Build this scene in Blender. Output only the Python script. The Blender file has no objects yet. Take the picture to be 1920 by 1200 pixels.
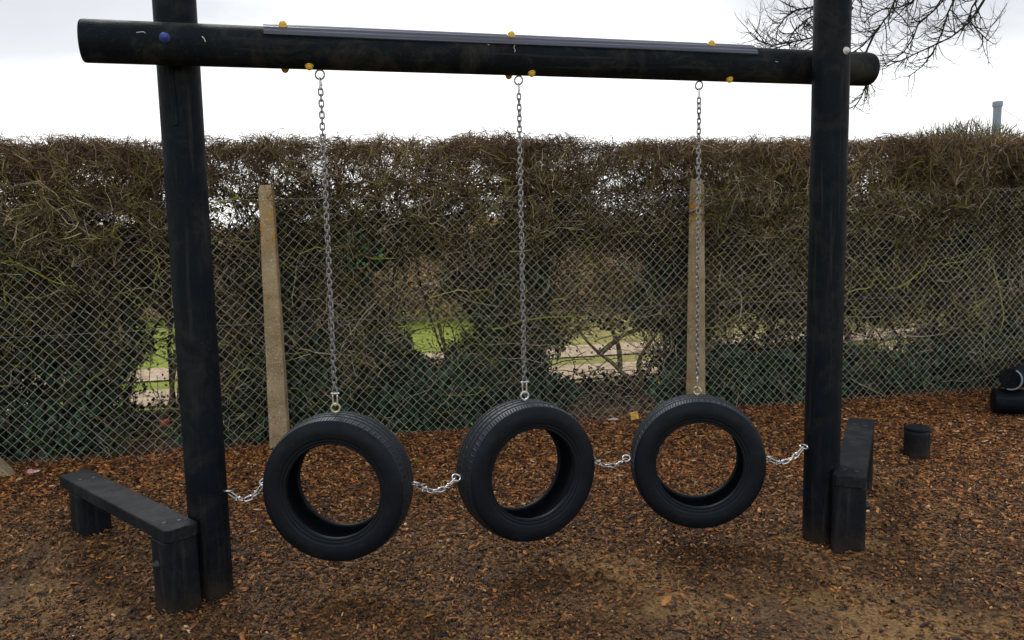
import bpy, math, random
import numpy as np
from mathutils import Matrix, Vector
R = math.radians
rng = np.random.default_rng(7)
random.seed(7)
S = bpy.context.scene
COL = S.collection

# ---------------------------------------------------------------- camera
CAM_H, PITCH, ROLL, FPX = 1.583, 0.118, 0.021, 1553.6
cd = bpy.data.cameras.new('camera'); cam = bpy.data.objects.new('camera', cd); COL.objects.link(cam)
cd.sensor_width = 36.0; cd.lens = 36.0 * FPX / 1920; cd.clip_start = 0.05; cd.clip_end = 2000
fw = Vector((0, math.cos(PITCH), -math.sin(PITCH))); up0 = Vector((0, math.sin(PITCH), math.cos(PITCH))); rt0 = Vector((1, 0, 0))
rt = rt0 * math.cos(ROLL) + up0 * math.sin(ROLL) * -1 ; up = up0 * math.cos(ROLL) + rt0 * math.sin(ROLL)
rt = fw.cross(up)
cam.matrix_world = Matrix(((rt.x, up.x, -fw.x, 0), (rt.y, up.y, -fw.y, 0), (rt.z, up.z, -fw.z, CAM_H), (0, 0, 0, 1)))
S.camera = cam
S.view_settings.view_transform = 'Standard'; S.view_settings.look = 'None'
S.view_settings.exposure = 0.4; S.view_settings.gamma = 1.0

# ---------------------------------------------------------------- node helpers
class NT:
    def __init__(s, nt): s.nt = nt; nt.nodes.clear()
    def n(s, t, **k):
        o = s.nt.nodes.new(t)
        for a, b in k.items(): setattr(o, a, b)
        return o
    def put(s, sock, v):
        if hasattr(v, 'links') or isinstance(v, bpy.types.NodeSocket): s.nt.links.new(v, sock)
        else:
            if isinstance(v, (tuple, list)) and len(v) == 3 and sock.type == 'RGBA': v = (*v, 1)
            sock.default_value = v
    def math(s, op, a, b=0.0, clamp=False):
        o = s.n('ShaderNodeMath', operation=op); o.use_clamp = clamp
        s.put(o.inputs[0], a); s.put(o.inputs[1], b); return o.outputs[0]
    def mix(s, f, a, b):
        o = s.n('ShaderNodeMix', data_type='RGBA'); s.put(o.inputs[0], f); s.put(o.inputs[6], a); s.put(o.inputs[7], b); return o.outputs[2]
    def noise(s, vec, scale, detail=3.0, rough=0.55, dist=0.0):
        o = s.n('ShaderNodeTexNoise'); s.nt.links.new(vec, o.inputs['Vector'])
        o.inputs['Scale'].default_value = scale; o.inputs['Detail'].default_value = detail
        o.inputs['Roughness'].default_value = rough; o.inputs['Distortion'].default_value = dist
        return o.outputs['Fac']
    def ramp(s, f, stops):
        o = s.n('ShaderNodeValToRGB'); s.nt.links.new(f, o.inputs[0]); e = o.color_ramp.elements
        while len(e) < len(stops): e.new(0.5)
        for i, (p, c) in enumerate(stops):
            e[i].position = p; e[i].color = (*c, 1) if len(c) == 3 else c
        return o.outputs[0]
    def step(s, f, a, b):
        o = s.n('ShaderNodeMapRange'); s.put(o.inputs[0], f); o.inputs[1].default_value = a; o.inputs[2].default_value = b
        return o.outputs[0]

# ---------------------------------------------------------------- world
W = bpy.data.worlds.new('World'); S.world = W; W.use_nodes = True
w = NT(W.node_tree)
SUN_EL, SUN_AZ = R(48), R(-25)       # behind and to the left of the swing
sky = w.n('ShaderNodeTexSky', sky_type='NISHITA'); sky.sun_disc = False
sky.sun_elevation = SUN_EL; sky.sun_rotation = SUN_AZ
tc = w.n('ShaderNodeTexCoord'); sep = w.n('ShaderNodeSeparateXYZ'); W.node_tree.links.new(tc.outputs['Generated'], sep.inputs[0])
mp = w.n('ShaderNodeMapping'); mp.inputs['Scale'].default_value = (1, 1, 2.6); W.node_tree.links.new(tc.outputs['Generated'], mp.inputs[0])
nz = w.noise(mp.outputs[0], 2.3, 5, 0.5, 0.3)
nz2 = w.noise(mp.outputs[0], 5.5, 4, 0.5, 0.2)
el = w.step(sep.outputs[2], 0.09, 0.26)
ax = w.step(w.math('ABSOLUTE', w.math('ADD', sep.outputs[0], 0.02)), 0.10, 0.5)
g = w.math('MULTIPLY', el, ax)
g = w.math('ADD', w.math('MULTIPLY', g, 1.25), w.math('MULTIPLY', w.math('SUBTRACT', nz, 0.5), 0.9))
g = w.math('ADD', g, w.math('MULTIPLY', w.math('SUBTRACT', nz2, 0.5), 0.5))
g = w.math('MAXIMUM', g, w.math('MULTIPLY', w.step(sep.outputs[2], 0.3, 0.9), 0.75))
cloud = w.ramp(g, [(0.0, (11.8, 11.8, 11.8)), (0.28, (10.4, 10.45, 10.5)), (0.58, (6.6, 6.7, 6.95)), (1.0, (5.5, 5.6, 5.95))])
skyc = w.mix(0.93, sky.outputs[0], cloud)
bg = w.n('ShaderNodeBackground'); w.put(bg.inputs[0], skyc); bg.inputs[1].default_value = 0.1
wo = w.n('ShaderNodeOutputWorld'); W.node_tree.links.new(bg.outputs[0], wo.inputs[0])

sl = bpy.data.lights.new('sun', 'SUN'); sl.energy = 1.0; sl.angle = R(14); sl.color = (1, 0.96, 0.9)
sun = bpy.data.objects.new('sun', sl); COL.objects.link(sun)
sd = Vector((math.sin(SUN_AZ) * math.cos(SUN_EL), math.cos(SUN_AZ) * math.cos(SUN_EL), math.sin(SUN_EL)))
sun.rotation_euler = (-sd).to_track_quat('-Z', 'Y').to_euler()

# ---------------------------------------------------------------- materials
def surf(name, rough=0.6, spec=0.5, metal=0.0):
    m = bpy.data.materials.new(name); m.use_nodes = True; t = NT(m.node_tree)
    b = t.n('ShaderNodeBsdfPrincipled'); o = t.n('ShaderNodeOutputMaterial'); m.node_tree.links.new(b.outputs[0], o.inputs[0])
    b.inputs['Roughness'].default_value = rough; b.inputs['Specular IOR Level'].default_value = spec; b.inputs['Metallic'].default_value = metal
    c = t.n('ShaderNodeTexCoord')
    return m, t, b, c.outputs['Object']
def bump(t, b, h, strength, dist=0.01):
    o = t.n('ShaderNodeBump'); o.inputs['Strength'].default_value = strength; o.inputs['Distance'].default_value = dist
    t.put(o.inputs['Height'], h); t.nt.links.new(o.outputs[0], b.inputs['Normal'])
def noise_mat(name, stops, scale, rough=0.6, spec=0.5, metal=0.0, bstr=0.3, bscale=60, bdist=0.004, detail=5):
    m, t, b, c = surf(name, rough, spec, metal)
    t.put(b.inputs['Base Color'], t.ramp(t.noise(c, scale, detail, 0.65), stops))
    if bstr: bump(t, b, t.noise(c, bscale, 4), bstr, bdist)
    return m
def attr_mat(name, rough=0.7, spec=0.3, nscale=0, namt=0.0, trans=0.0):
    m, t, b, c = surf(name, rough, spec)
    a = t.n('ShaderNodeAttribute'); a.attribute_name = 'tint'
    colr = a.outputs['Color']
    if nscale:
        v = t.step(t.noise(c, nscale, 4), 0.3, 0.7)
        colr = t.mix(t.math('MULTIPLY', v, namt), colr, (0.02, 0.015, 0.01))
    t.put(b.inputs['Base Color'], colr)
    return m

M = {}
def black_plastic(name, moss=0.5, mud=0, along=0, sp=0.11):
    m, t, b, c = surf(name, 0.52, sp); b.inputs['Specular Tint'].default_value = (.85, .93, 1, 1)
    base = t.ramp(t.noise(c, 3.0, 6, 0.7), [(0.25, (0.0028, 0.0046, 0.0075)), (0.5, (0.0052, 0.0078, 0.0118)), (0.65, (0.0095, 0.0125, 0.016)), (0.8, (0.018, 0.0195, 0.020))])
    stain = t.step(t.noise(c, 5.5, 8, 0.72, 0.6), 0.50, 0.70)
    base = t.mix(t.math('MULTIPLY', stain, moss), base, (0.062, 0.06, 0.048))
    speck = t.step(t.noise(c, 85.0, 2, 0.5), 0.66, 0.74)
    base = t.mix(t.math('MULTIPLY', speck, moss * 0.3), base, (0.11, 0.11, 0.10))
    mpn = t.n('ShaderNodeMapping'); mpn.inputs['Scale'].default_value = (38, 38, 2.2) if not along else (2.2, 38, 38); t.nt.links.new(c, mpn.inputs[0])
    grain = t.noise(mpn.outputs[0], 1.0, 5, 0.6)
    base = t.mix(t.math('MULTIPLY', t.step(grain, 0.56, 0.72), 0.55), base, (0.036, 0.038, 0.040))
    if mud:
        sx = t.n('ShaderNodeSeparateXYZ'); t.nt.links.new(c, sx.inputs[0])
        mz = t.math('ADD', t.step(sx.outputs[2], 0.20, 0.0), t.math('MULTIPLY', t.math('SUBTRACT', t.noise(c, 16, 6, 0.7), 0.56), 2.2), True)
        base = t.mix(t.math('MULTIPLY', mz, t.math('MULTIPLY', t.step(sx.outputs[2], 0.35, 0.03), .45)), base, (0.07, 0.045, 0.025))
    t.put(b.inputs['Base Color'], base)
    t.put(b.inputs['Roughness'], t.step(t.noise(c, 9.0, 4), -0.9, 1.5))
    bump(t, b, t.math('ADD', t.noise(c, 120, 3), t.math('ADD', t.math('MULTIPLY', t.noise(c, 14, 4), 2.0), t.math('MULTIPLY', grain, 1.4))), 0.5, 0.003)
    return m
M['post'] = black_plastic('black_recycled_plastic', 0.3, 1)
M['beam'] = black_plastic('weathered_black_plastic', 0.55, 0, 1)
M['log'] = black_plastic('log_black_plastic', 0.2)
M['bench'] = black_plastic('bench_black_plastic', 0.4, 1, 0, 0.2)
def strip_mat():
    m, t, b, c = surf('blue_grey_strip', 0.33, 0.6)
    mpn = t.n('ShaderNodeMapping'); mpn.inputs['Scale'].default_value = (1.2, 90, 90); t.nt.links.new(c, mpn.inputs[0])
    n = t.noise(mpn.outputs[0], 1.0, 3)
    t.put(b.inputs['Base Color'], t.ramp(n, [(0.3, (0.02, 0.023, 0.036)), (0.5, (0.045, 0.052, 0.082)), (0.7, (0.12, 0.135, 0.185))]))
    bump(t, b, n, 0.3, 0.002)
    return m
M['strip'] = strip_mat()
def rubber(name, band):
    m, t, b, c = surf(name, 0.46, 0.24 + 0.4 * (band - 1)); b.inputs['Specular Tint'].default_value = (.80, .90, 1, 1)
    base = t.ramp(t.noise(c, 7.0, 6, 0.7), [(0.3, (0.0026, 0.0040, 0.0062)), (0.7, (0.0065, 0.0092, 0.0135))])
    dust = t.step(t.noise(c, 26.0, 6, 0.7, 0.4), 0.55, 0.85)
    base = t.mix(t.math('MULTIPLY', dust, 0.5), base, (0.032, 0.03, 0.027))
    t.put(b.inputs['Base Color'], base)
    t.put(b.inputs['Roughness'], t.step(t.noise(c, 12.0, 5), -0.75, 1.6))
    bump(t, b, t.noise(c, 160, 3), 0.18, 0.001)
    return m
M['rubber'] = rubber('tyre_rubber', 1); M['tread'] = rubber('tread_rubber', 2)
M['chain'] = noise_mat('dull_galvanised_chain', [(0.35, (0.15, 0.15, 0.15)), (0.7, (0.44, 0.44, 0.45))], 60, 0.42, 0.5, 0.85, 0.2, 300, 0.0005)
M['bright'] = noise_mat('bright_galvanised_steel', [(0.3, (0.55, 0.56, 0.58)), (0.7, (0.85, 0.86, 0.88))], 50, 0.3, 0.5, 0.9, 0.15, 300, 0.0005)
M['zinc'] = noise_mat('yellow_zinc_eye', [(0.3, (0.42, 0.40, 0.20)), (0.7, (0.70, 0.68, 0.46))], 40, 0.35, 0.5, 0.8, 0.15, 300, 0.0005)
M['yellow'] = noise_mat('yellow_cap_plastic', [(0.3, (0.62, 0.36, 0.02)), (0.7, (0.80, 0.50, 0.04))], 90, 0.35, 0.5, 0, 0.1, 200, 0.0005)
M['amber'] = noise_mat('brownish_yellow_cap', [(0.3, (0.18, 0.08, 0.01)), (0.7, (0.5, 0.26, 0.03))], 120, 0.5, 0.4, 0, 0.1, 200, 0.0005)
M['blue'] = noise_mat('blue_cap_plastic', [(0.3, (0.02, 0.04, 0.22)), (0.7, (0.04, 0.08, 0.36))], 60, 0.4, 0.5, 0, 0.1, 200, 0.0005)
M['white'] = noise_mat('white_cap_plastic', [(0.3, (0.5, 0.5, 0.49)), (0.7, (0.78, 0.78, 0.76))], 60, 0.45, 0.5, 0, 0.1, 200, 0.0005)
M['darkmetal'] = noise_mat('dark_bolt', [(0.3, (0.012, 0.014, 0.016)), (0.7, (0.03, 0.033, 0.036))], 60, 0.5, 0.5, 0.2, 0.1, 200, 0.0005)
M['wire'] = noise_mat('green_grey_wire', [(0.3, (0.42, 0.44, 0.40)), (0.7, (0.68, 0.70, 0.64))], 8, 0.5, 0.5, 0.1, 0)
M['pole'] = noise_mat('galvanised_pole', [(0.3, (0.20, 0.26, 0.33)), (0.7, (0.32, 0.38, 0.45))], 9, 0.5, 0.4, 0.3, 0.1, 40)
def concrete(name):
    m, t, b, c = surf(name, 0.9, 0.2)
    base = t.ramp(t.noise(c, 12, 6, 0.7), [(0.3, (0.22, 0.155, 0.08)), (0.5, (0.38, 0.29, 0.165)), (0.72, (0.50, 0.41, 0.27))])
    v = t.n('ShaderNodeTexVoronoi'); t.nt.links.new(c, v.inputs['Vector']); v.inputs['Scale'].default_value = 62
    base = t.mix(t.math('MULTIPLY', t.step(v.outputs['Distance'], 0.36, 0.22), t.math('MULTIPLY', t.step(t.noise(c, 9, 4), .35, .55), .8)), base, (0.62, 0.54, 0.42))
    base = t.mix(t.step(t.noise(c, 48, 3), 0.62, 0.74), base, (0.06, 0.045, 0.028))
    sx = t.n('ShaderNodeSeparateXYZ'); t.nt.links.new(c, sx.inputs[0])
    hi = t.math('MULTIPLY', t.step(sx.outputs[2], 1.42, 1.55), t.step(sx.outputs[2], 1.80, 1.72))
    lich = t.math('MULTIPLY', t.step(t.noise(c, 17, 5, 0.65, 0.5), 0.50, 0.60), hi)
    base = t.mix(lich, base, (0.50, 0.26, 0.02))
    moss = t.math('MULTIPLY', t.step(t.noise(c, 6, 5, 0.6), 0.46, 0.68), 0.45)
    base = t.mix(moss, base, (0.10, 0.09, 0.03))
    t.put(b.inputs['Base Color'], base); bump(t, b, t.noise(c, 80, 4), 0.6, 0.004)
    return m
M['concrete'] = concrete('mossy_concrete')
M['twig'] = attr_mat('twig_bark', 0.75, 0.25)
M['leaf'] = attr_mat('ivy_leaf', 0.38, 0.5)
M['dead'] = attr_mat('dead_leaf', 0.8, 0.2, 60, 0.4)
M['chip'] = attr_mat('bark_chip', 0.62, 0.35, 90, 0.45)
M['branch'] = noise_mat('dark_branch_bark', [(0.3, (0.018, 0.016, 0.012)), (0.55, (0.035, 0.03, 0.02)), (0.75, (0.07, 0.07, 0.03))], 5, 0.85, 0.2, 0, 0.3, 60)

M['stem'] = noise_mat('mossy_stem_bark', [(0.3, (0.06, 0.045, 0.025)), (0.55, (0.16, 0.12, 0.06)), (0.75, (0.26, 0.23, 0.10))], 9, 0.85, 0.2, 0, 0.4, 60)

# ---------------------------------------------------------------- mesh helpers
def mesh_np(name, V, F, mat, tint=None, smooth=False):
    V = np.ascontiguousarray(V, np.float32); F = np.ascontiguousarray(F, np.int32); k = F.shape[1]
    me = bpy.data.meshes.new(name)
    me.vertices.add(len(V)); me.vertices.foreach_set('co', V.ravel())
    me.loops.add(F.size); me.loops.foreach_set('vertex_index', F.ravel())
    me.polygons.add(len(F)); me.polygons.foreach_set('loop_start', np.arange(0, F.size, k, dtype=np.int32))
    me.polygons.foreach_set('loop_total', np.full(len(F), k, np.int32))
    if smooth: me.polygons.foreach_set('use_smooth', np.ones(len(F), bool))
    me.update(calc_edges=True)
    if tint is not None:
        a = me.attributes.new('tint', 'FLOAT_COLOR', 'POINT')
        a.data.foreach_set('color', np.hstack([tint, np.ones((len(tint), 1))]).astype(np.float32).ravel())
    me.materials.append(mat)
    return me
def mesh_py(name, V, F, mat, smooth=False):
    me = bpy.data.meshes.new(name); me.from_pydata([tuple(v) for v in V], [], F); me.update()
    if smooth:
        for p in me.polygons: p.use_smooth = True
    me.materials.append(mat); return me
def tag(o, label=None, cat=None, group=None, kind=None):
    if label: o['label'] = label
    if cat: o['category'] = cat
    if group: o['group'] = group
    if kind: o['kind'] = kind
    return o
def obj(name, me, parent=None, mw=None):
    o = bpy.data.objects.new(name, me); COL.objects.link(o)
    if parent:
        o.parent = parent
        pm = WM[parent.name]
        if mw is None: o.matrix_local = Matrix()
        else: o.matrix_local = pm.inverted() @ mw
        WM[o.name] = pm @ o.matrix_local if mw is None else mw
    else:
        if mw is not None: o.matrix_world = mw
        WM[o.name] = mw.copy() if mw is not None else Matrix()
    return o
WM = {}
def empty(name, loc, rz=0.0, **k):
    o = obj(name, None, None, Matrix.Translation(loc) @ Matrix.Rotation(rz, 4, 'Z'))
    o.empty_display_size = 0.1
    return tag(o, **k)
def T(v): return Matrix.Translation(v)
def local_world(me, parent, name):            # mesh built in world coordinates, stored local to its thing
    me.transform(WM[parent.name].inverted()); return obj(name, me, parent)

def tubes(P, Rr, sides=3):
    """P [N,K,3], Rr [N,K] -> verts, quads, per-vertex tube index"""
    N, K, _ = P.shape
    t = np.empty_like(P); t[:, 1:-1] = P[:, 2:] - P[:, :-2]; t[:, 0] = P[:, 1] - P[:, 0]; t[:, -1] = P[:, -1] - P[:, -2]
    t /= np.linalg.norm(t, axis=2, keepdims=True) + 1e-9
    ref = rng.normal(size=(N, 1, 3)); n1 = np.cross(t, ref); n1 /= np.linalg.norm(n1, axis=2, keepdims=True) + 1e-9
    n2 = np.cross(t, n1)
    a = np.arange(sides) * 2 * np.pi / sides
    V = P[:, :, None] + Rr[:, :, None, None] * (np.cos(a)[None, None, :, None] * n1[:, :, None] + np.sin(a)[None, None, :, None] * n2[:, :, None])
    idx = np.arange(N * K * sides).reshape(N, K, sides)
    A = idx[:, :-1]; B = idx[:, 1:]
    F = np.stack([A, np.roll(A, -1, 2), np.roll(B, -1, 2), B], -1).reshape(-1, 4)
    return V.reshape(-1, 3), F, np.repeat(np.arange(N), K * sides)
def scatter(Tv, Tf, pos, Rm, sc):
    N = len(pos); m = len(Tv)
    L = Tv[None] * sc[:, None, :]
    V = np.einsum('nij,nmj->nmi', Rm, L) + pos[:, None]
    F = Tf[None] + (np.arange(N) * m)[:, None, None]
    return V.reshape(-1, 3), F.reshape(-1, Tf.shape[1]), np.repeat(np.arange(N), m)
def rots(n, tilt, yaw=None):
    """random yaw about z, then tilt by normal angle about random horizontal axis"""
    a = rng.uniform(0, 2 * np.pi, n) if yaw is None else yaw
    b = rng.normal(0, tilt, n); c = rng.uniform(0, 2 * np.pi, n)
    Rz = np.zeros((n, 3, 3)); Rz[:, 0, 0] = np.cos(a); Rz[:, 0, 1] = -np.sin(a); Rz[:, 1, 0] = np.sin(a); Rz[:, 1, 1] = np.cos(a); Rz[:, 2, 2] = 1
    k = np.stack([np.cos(c), np.sin(c), np.zeros(n)], 1); K = np.zeros((n, 3, 3))
    K[:, 0, 1] = -k[:, 2]; K[:, 0, 2] = k[:, 1]; K[:, 1, 0] = k[:, 2]; K[:, 1, 2] = -k[:, 0]; K[:, 2, 0] = -k[:, 1]; K[:, 2, 1] = k[:, 0]
    Rt = np.eye(3)[None] + np.sin(b)[:, None, None] * K + (1 - np.cos(b))[:, None, None] * (K @ K)
    return Rt @ Rz
def rand_rot(n):
    q = rng.normal(size=(n, 4)); q /= np.linalg.norm(q, axis=1, keepdims=True); a, b, c, d = q.T
    return np.stack([np.stack([1-2*(c*c+d*d), 2*(b*c-a*d), 2*(b*d+a*c)], 1), np.stack([2*(b*c+a*d), 1-2*(b*b+d*d), 2*(c*d-a*b)], 1),
                     np.stack([2*(b*d-a*c), 2*(c*d+a*b), 1-2*(b*b+c*c)], 1)], 1)

def loft(rings, closed_ring=True, caps=True):
    V = []; F = []; k = len(rings[0])
    for r in rings: V += [tuple(p) for p in r]
    for i in range(len(rings) - 1):
        for j in range(k if closed_ring else k - 1):
            a = i * k + j; b = i * k + (j + 1) % k
            F.append((a, b, b + k, a + k))
    if caps: F.append(tuple(range(k))[::-1]); F.append(tuple(range((len(rings) - 1) * k, len(rings) * k)))
    return V, F
def cyl_profile(prof, n=48, wob=0.0):
    """lathe about z: prof [(r,z)]"""
    return loft([[(r * (1 + wob * math.sin(3 * a + z * 2.2)) * math.cos(a), r * (1 + wob * math.sin(2 * a - z * 1.7)) * math.sin(a), z) for a in [2 * math.pi * i / n for i in range(n)]] for r, z in prof])
def rounded_rect(hx, hy, r, n=5):
    out = []
    for cx, cy, a0 in ((hx - r, hy - r, 0), (-hx + r, hy - r, 90), (-hx + r, -hy + r, 180), (hx - r, -hy + r, 270)):
        for i in range(n + 1):
            a = R(a0 + 90 * i / n); out.append((cx + r * math.cos(a), cy + r * math.sin(a)))
    return out
def bar(hx, hy, z0, z1, r=0.02, ch=0.006):
    rr = lambda d: [(x, y) for x, y in rounded_rect(hx - d, hy - d, max(r - d, 0.002))]
    rings = []
    for d, z in ((ch, z0), (0, z0 + ch), (0, (z0 + z1) / 2), (0, z1 - ch), (ch * 0.35, z1 - ch * 0.35), (ch, z1)):
        rings.append([(x, y, z) for x, y in rr(d)])
    return loft(rings)
def torus(R0, r, n=20, m=8, stretch=0.0, a0=0.0, a1=2 * math.pi):
    """ring in local XZ plane, stretched along z by +-stretch"""
    rings = []; full = abs(a1 - a0 - 2 * math.pi) < 1e-6
    cnt = n if full else n + 1
    for i in range(cnt):
        a = a0 + (a1 - a0) * i / n
        c = (R0 * math.cos(a), 0, R0 * math.sin(a) + (stretch if math.sin(a) > 1e-6 else (-stretch if math.sin(a) < -1e-6 else 0)))
        rings.append([(c[0] + r * math.cos(b) * math.cos(a), r * math.sin(b), c[2] + r * math.cos(b) * math.sin(a)) for b in [2 * math.pi * j / m for j in range(m)]])
    if full: rings.append(rings[0])
    V, F = loft(rings, True, not full)
    return V, F
def tube_path(pts, r, m=8):
    P = [Vector(p) for p in pts]; rings = []; n = None
    for i, p in enumerate(P):
        t = (P[min(i + 1, len(P) - 1)] - P[max(i - 1, 0)]).normalized()
        if n is None: n = t.orthogonal().normalized()
        n = (n - t * n.dot(t)).normalized(); bb = t.cross(n)
        rr = r[i] if isinstance(r, (list, tuple)) else r
        rings.append([tuple(p + rr * (math.cos(a) * n + math.sin(a) * bb)) for a in [2 * math.pi * j / m for j in range(m)]])
    return loft(rings)
def join(*parts):
    V = []; F = []
    for v, f in parts:
        o = len(V); V += list(v); F += [tuple(i + o for i in q) for q in f]
    return V, F
def xf(vf, m): return [tuple(m @ Vector(p)) for p in vf[0]], vf[1]

# ---------------------------------------------------------------- layout
FA = np.array([-1.678, 5.793]); FD = np.array([0.97723, 0.2122]); FN = np.array([-0.2122, 0.97723])
def fpt(s, o, z):
    s = np.asarray(s, float); return np.stack([FA[0] + FD[0] * s + FN[0] * o, FA[1] + FD[1] * s + FN[1] * o, np.broadcast_to(z, s.shape)], -1)
def hfun(x, y):
    h = 0.007 * np.sin(2.1 * x + 0.7 * y) + 0.006 * np.sin(3.3 * y - 1.3 * x + 1) + 0.004 * np.sin(7 * x + 2) * np.sin(6.1 * y)
    h = h + 0.145 * np.exp(-(((x + 2.25) / 0.75) ** 2 + ((y - 4.05) / 0.46) ** 2) ** 1.5)
    for px, py in ((-1.36, 3.4), (1.54, 3.86), (2.60, 5.22), (2.15, 4.85)):
        d = np.hypot(x - px, y - py); h = h + (0.014 + 0.014 * np.sin(5 * np.arctan2(y - py, x - px) + px)) * np.exp(-((d - 0.19) / 0.085) ** 2)
    for px, py in ((-.75, 3.38), (.06, 3.6), (.9, 3.85)): h = h - 0.022 * np.exp(-(((x - px) / .30) ** 2 + ((y - py) / .24) ** 2))
    o = (x - FA[0]) * FN[0] + (y - FA[1]) * FN[1]
    return h + 0.008 * np.exp(-((o + 0.0) / 0.16) ** 2)

# ---------------------------------------------------------------- ground and land beyond
def grid_sheet(name, s0, s1, o0, o1, step, mat, zf):
    ns = int((s1 - s0) / step) + 1; no = int((o1 - o0) / step) + 1
    s, o = np.meshgrid(np.linspace(s0, s1, ns), np.linspace(o0, o1, no), indexing='ij')
    p = fpt(s.ravel(), o.ravel(), 0.0); p[:, 2] = zf(p[:, 0], p[:, 1])
    i = np.arange(ns * no).reshape(ns, no)
    F = np.stack([i[:-1, :-1], i[1:, :-1], i[1:, 1:], i[:-1, 1:]], -1).reshape(-1, 4)
    return obj(name, mesh_np(name, p, F, mat, smooth=True))
m, t, b, c = surf('dirt_and_bark_fines', 0.75, 0.3)
n1 = t.noise(c, 60, 6, 0.7); n2 = t.noise(c, 1.6, 4, 0.6)
c1 = t.ramp(n1, [(0.3, (0.03, 0.017, 0.009)), (0.5, (0.10, 0.058, 0.028)), (0.7, (0.22, 0.135, 0.07))])
c2 = t.ramp(n1, [(0.3, (0.08, 0.042, 0.015)), (0.5, (0.27, 0.15, 0.052)), (0.7, (0.48, 0.29, 0.11))])
t.put(b.inputs['Base Color'], t.mix(t.step(n2, 0.42, 0.62), c1, c2)); bump(t, b, t.noise(c, 90, 5), 0.9, 0.012)
tag(grid_sheet('bark_surface', -9, 11, -8.5, 0.55, 0.04, m, hfun), kind='structure')
# lawn to the horizon
m, t, b, c = surf('rough_lawn', 0.9, 0.15)
g1 = t.ramp(t.noise(c, 5.3, 8, 0.8), [(0.3, (0.10, 0.13, 0.02)), (0.5, (0.26, 0.34, 0.03)), (0.7, (0.46, 0.52, 0.10))])  # darker noise tones paint in shadows among the grass tussocks
g2 = t.ramp(t.noise(c, 5.3, 8, 0.8), [(0.3, (0.14, 0.12, 0.04)), (0.5, (0.40, 0.35, 0.11)), (0.7, (0.60, 0.50, 0.24))])
sx = t.n('ShaderNodeSeparateXYZ'); t.nt.links.new(c, sx.inputs[0])
t.put(b.inputs['Base Color'], t.mix(t.math('ADD', t.step(sx.outputs[0], -0.6, 1.6), t.math('MULTIPLY', t.noise(c, .9, 3), .25), True), g1, g2))
bump(t, b, t.noise(c, 30, 5), 0.8, 0.05)
V = [(-400, -60, -0.035), (400, -60, -0.035), (400, 500, -0.035), (-400, 500, -0.035)]
tag(obj('ground', mesh_py('ground', V, [(0, 1, 2, 3)], m)), kind='structure')
# leaf litter under the hedge, pale track with a grassy middle
m = noise_mat('hedge_bottom_litter', [(0.3, (0.02, 0.014, 0.009)), (0.5, (0.09, 0.055, 0.035)), (0.7, (0.24, 0.15, 0.10))], 16, 0.9, 0.1, 0, 0.9, 40, 0.03, 8)
tag(grid_sheet('soil_verge', -30, 40, 0.5, 1.75, 0.25, m, lambda x, y: 0 * x - 0.012), kind='structure')
m = noise_mat('pale_track_gravel', [(0.3, (0.34, 0.24, 0.15)), (0.5, (0.56, 0.42, 0.28)), (0.7, (0.74, 0.58, 0.42))], 5, 0.9, 0.15, 0, 0.5, 50, 0.01, 8)
def ruts(x, y): return 0 * x - 0.018
for k, (a, bb) in enumerate(((1.95, 2.75), (3.3, 4.15))):
    o = grid_sheet('track', -30, 40, a, bb, 0.2, m, ruts); tag(o, kind='structure')
m = noise_mat('winter_field', [(0.3, (0.24, 0.13, 0.06)), (0.5, (0.40, 0.25, 0.13)), (0.7, (0.52, 0.38, 0.24))], 0.35, 0.95, 0.1, 0, 0.5, 3, 0.1, 8)
V = []; F = []
for i in range(41):
    for j in range(9):
        y = 15.5 + (j / 8) ** 1.5 * 130; V.append((-200 + 10 * i, y, -0.02 + max(0, y - 16) * 0.016 * (1 + 0.3 * math.sin(i * 0.7))))
for i in range(40):
    for j in range(8): a = i * 9 + j; F.append((a, a + 9, a + 10, a + 1))
tag(obj('hill', mesh_py('hill', V, F, m, True)), kind='structure')

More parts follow.
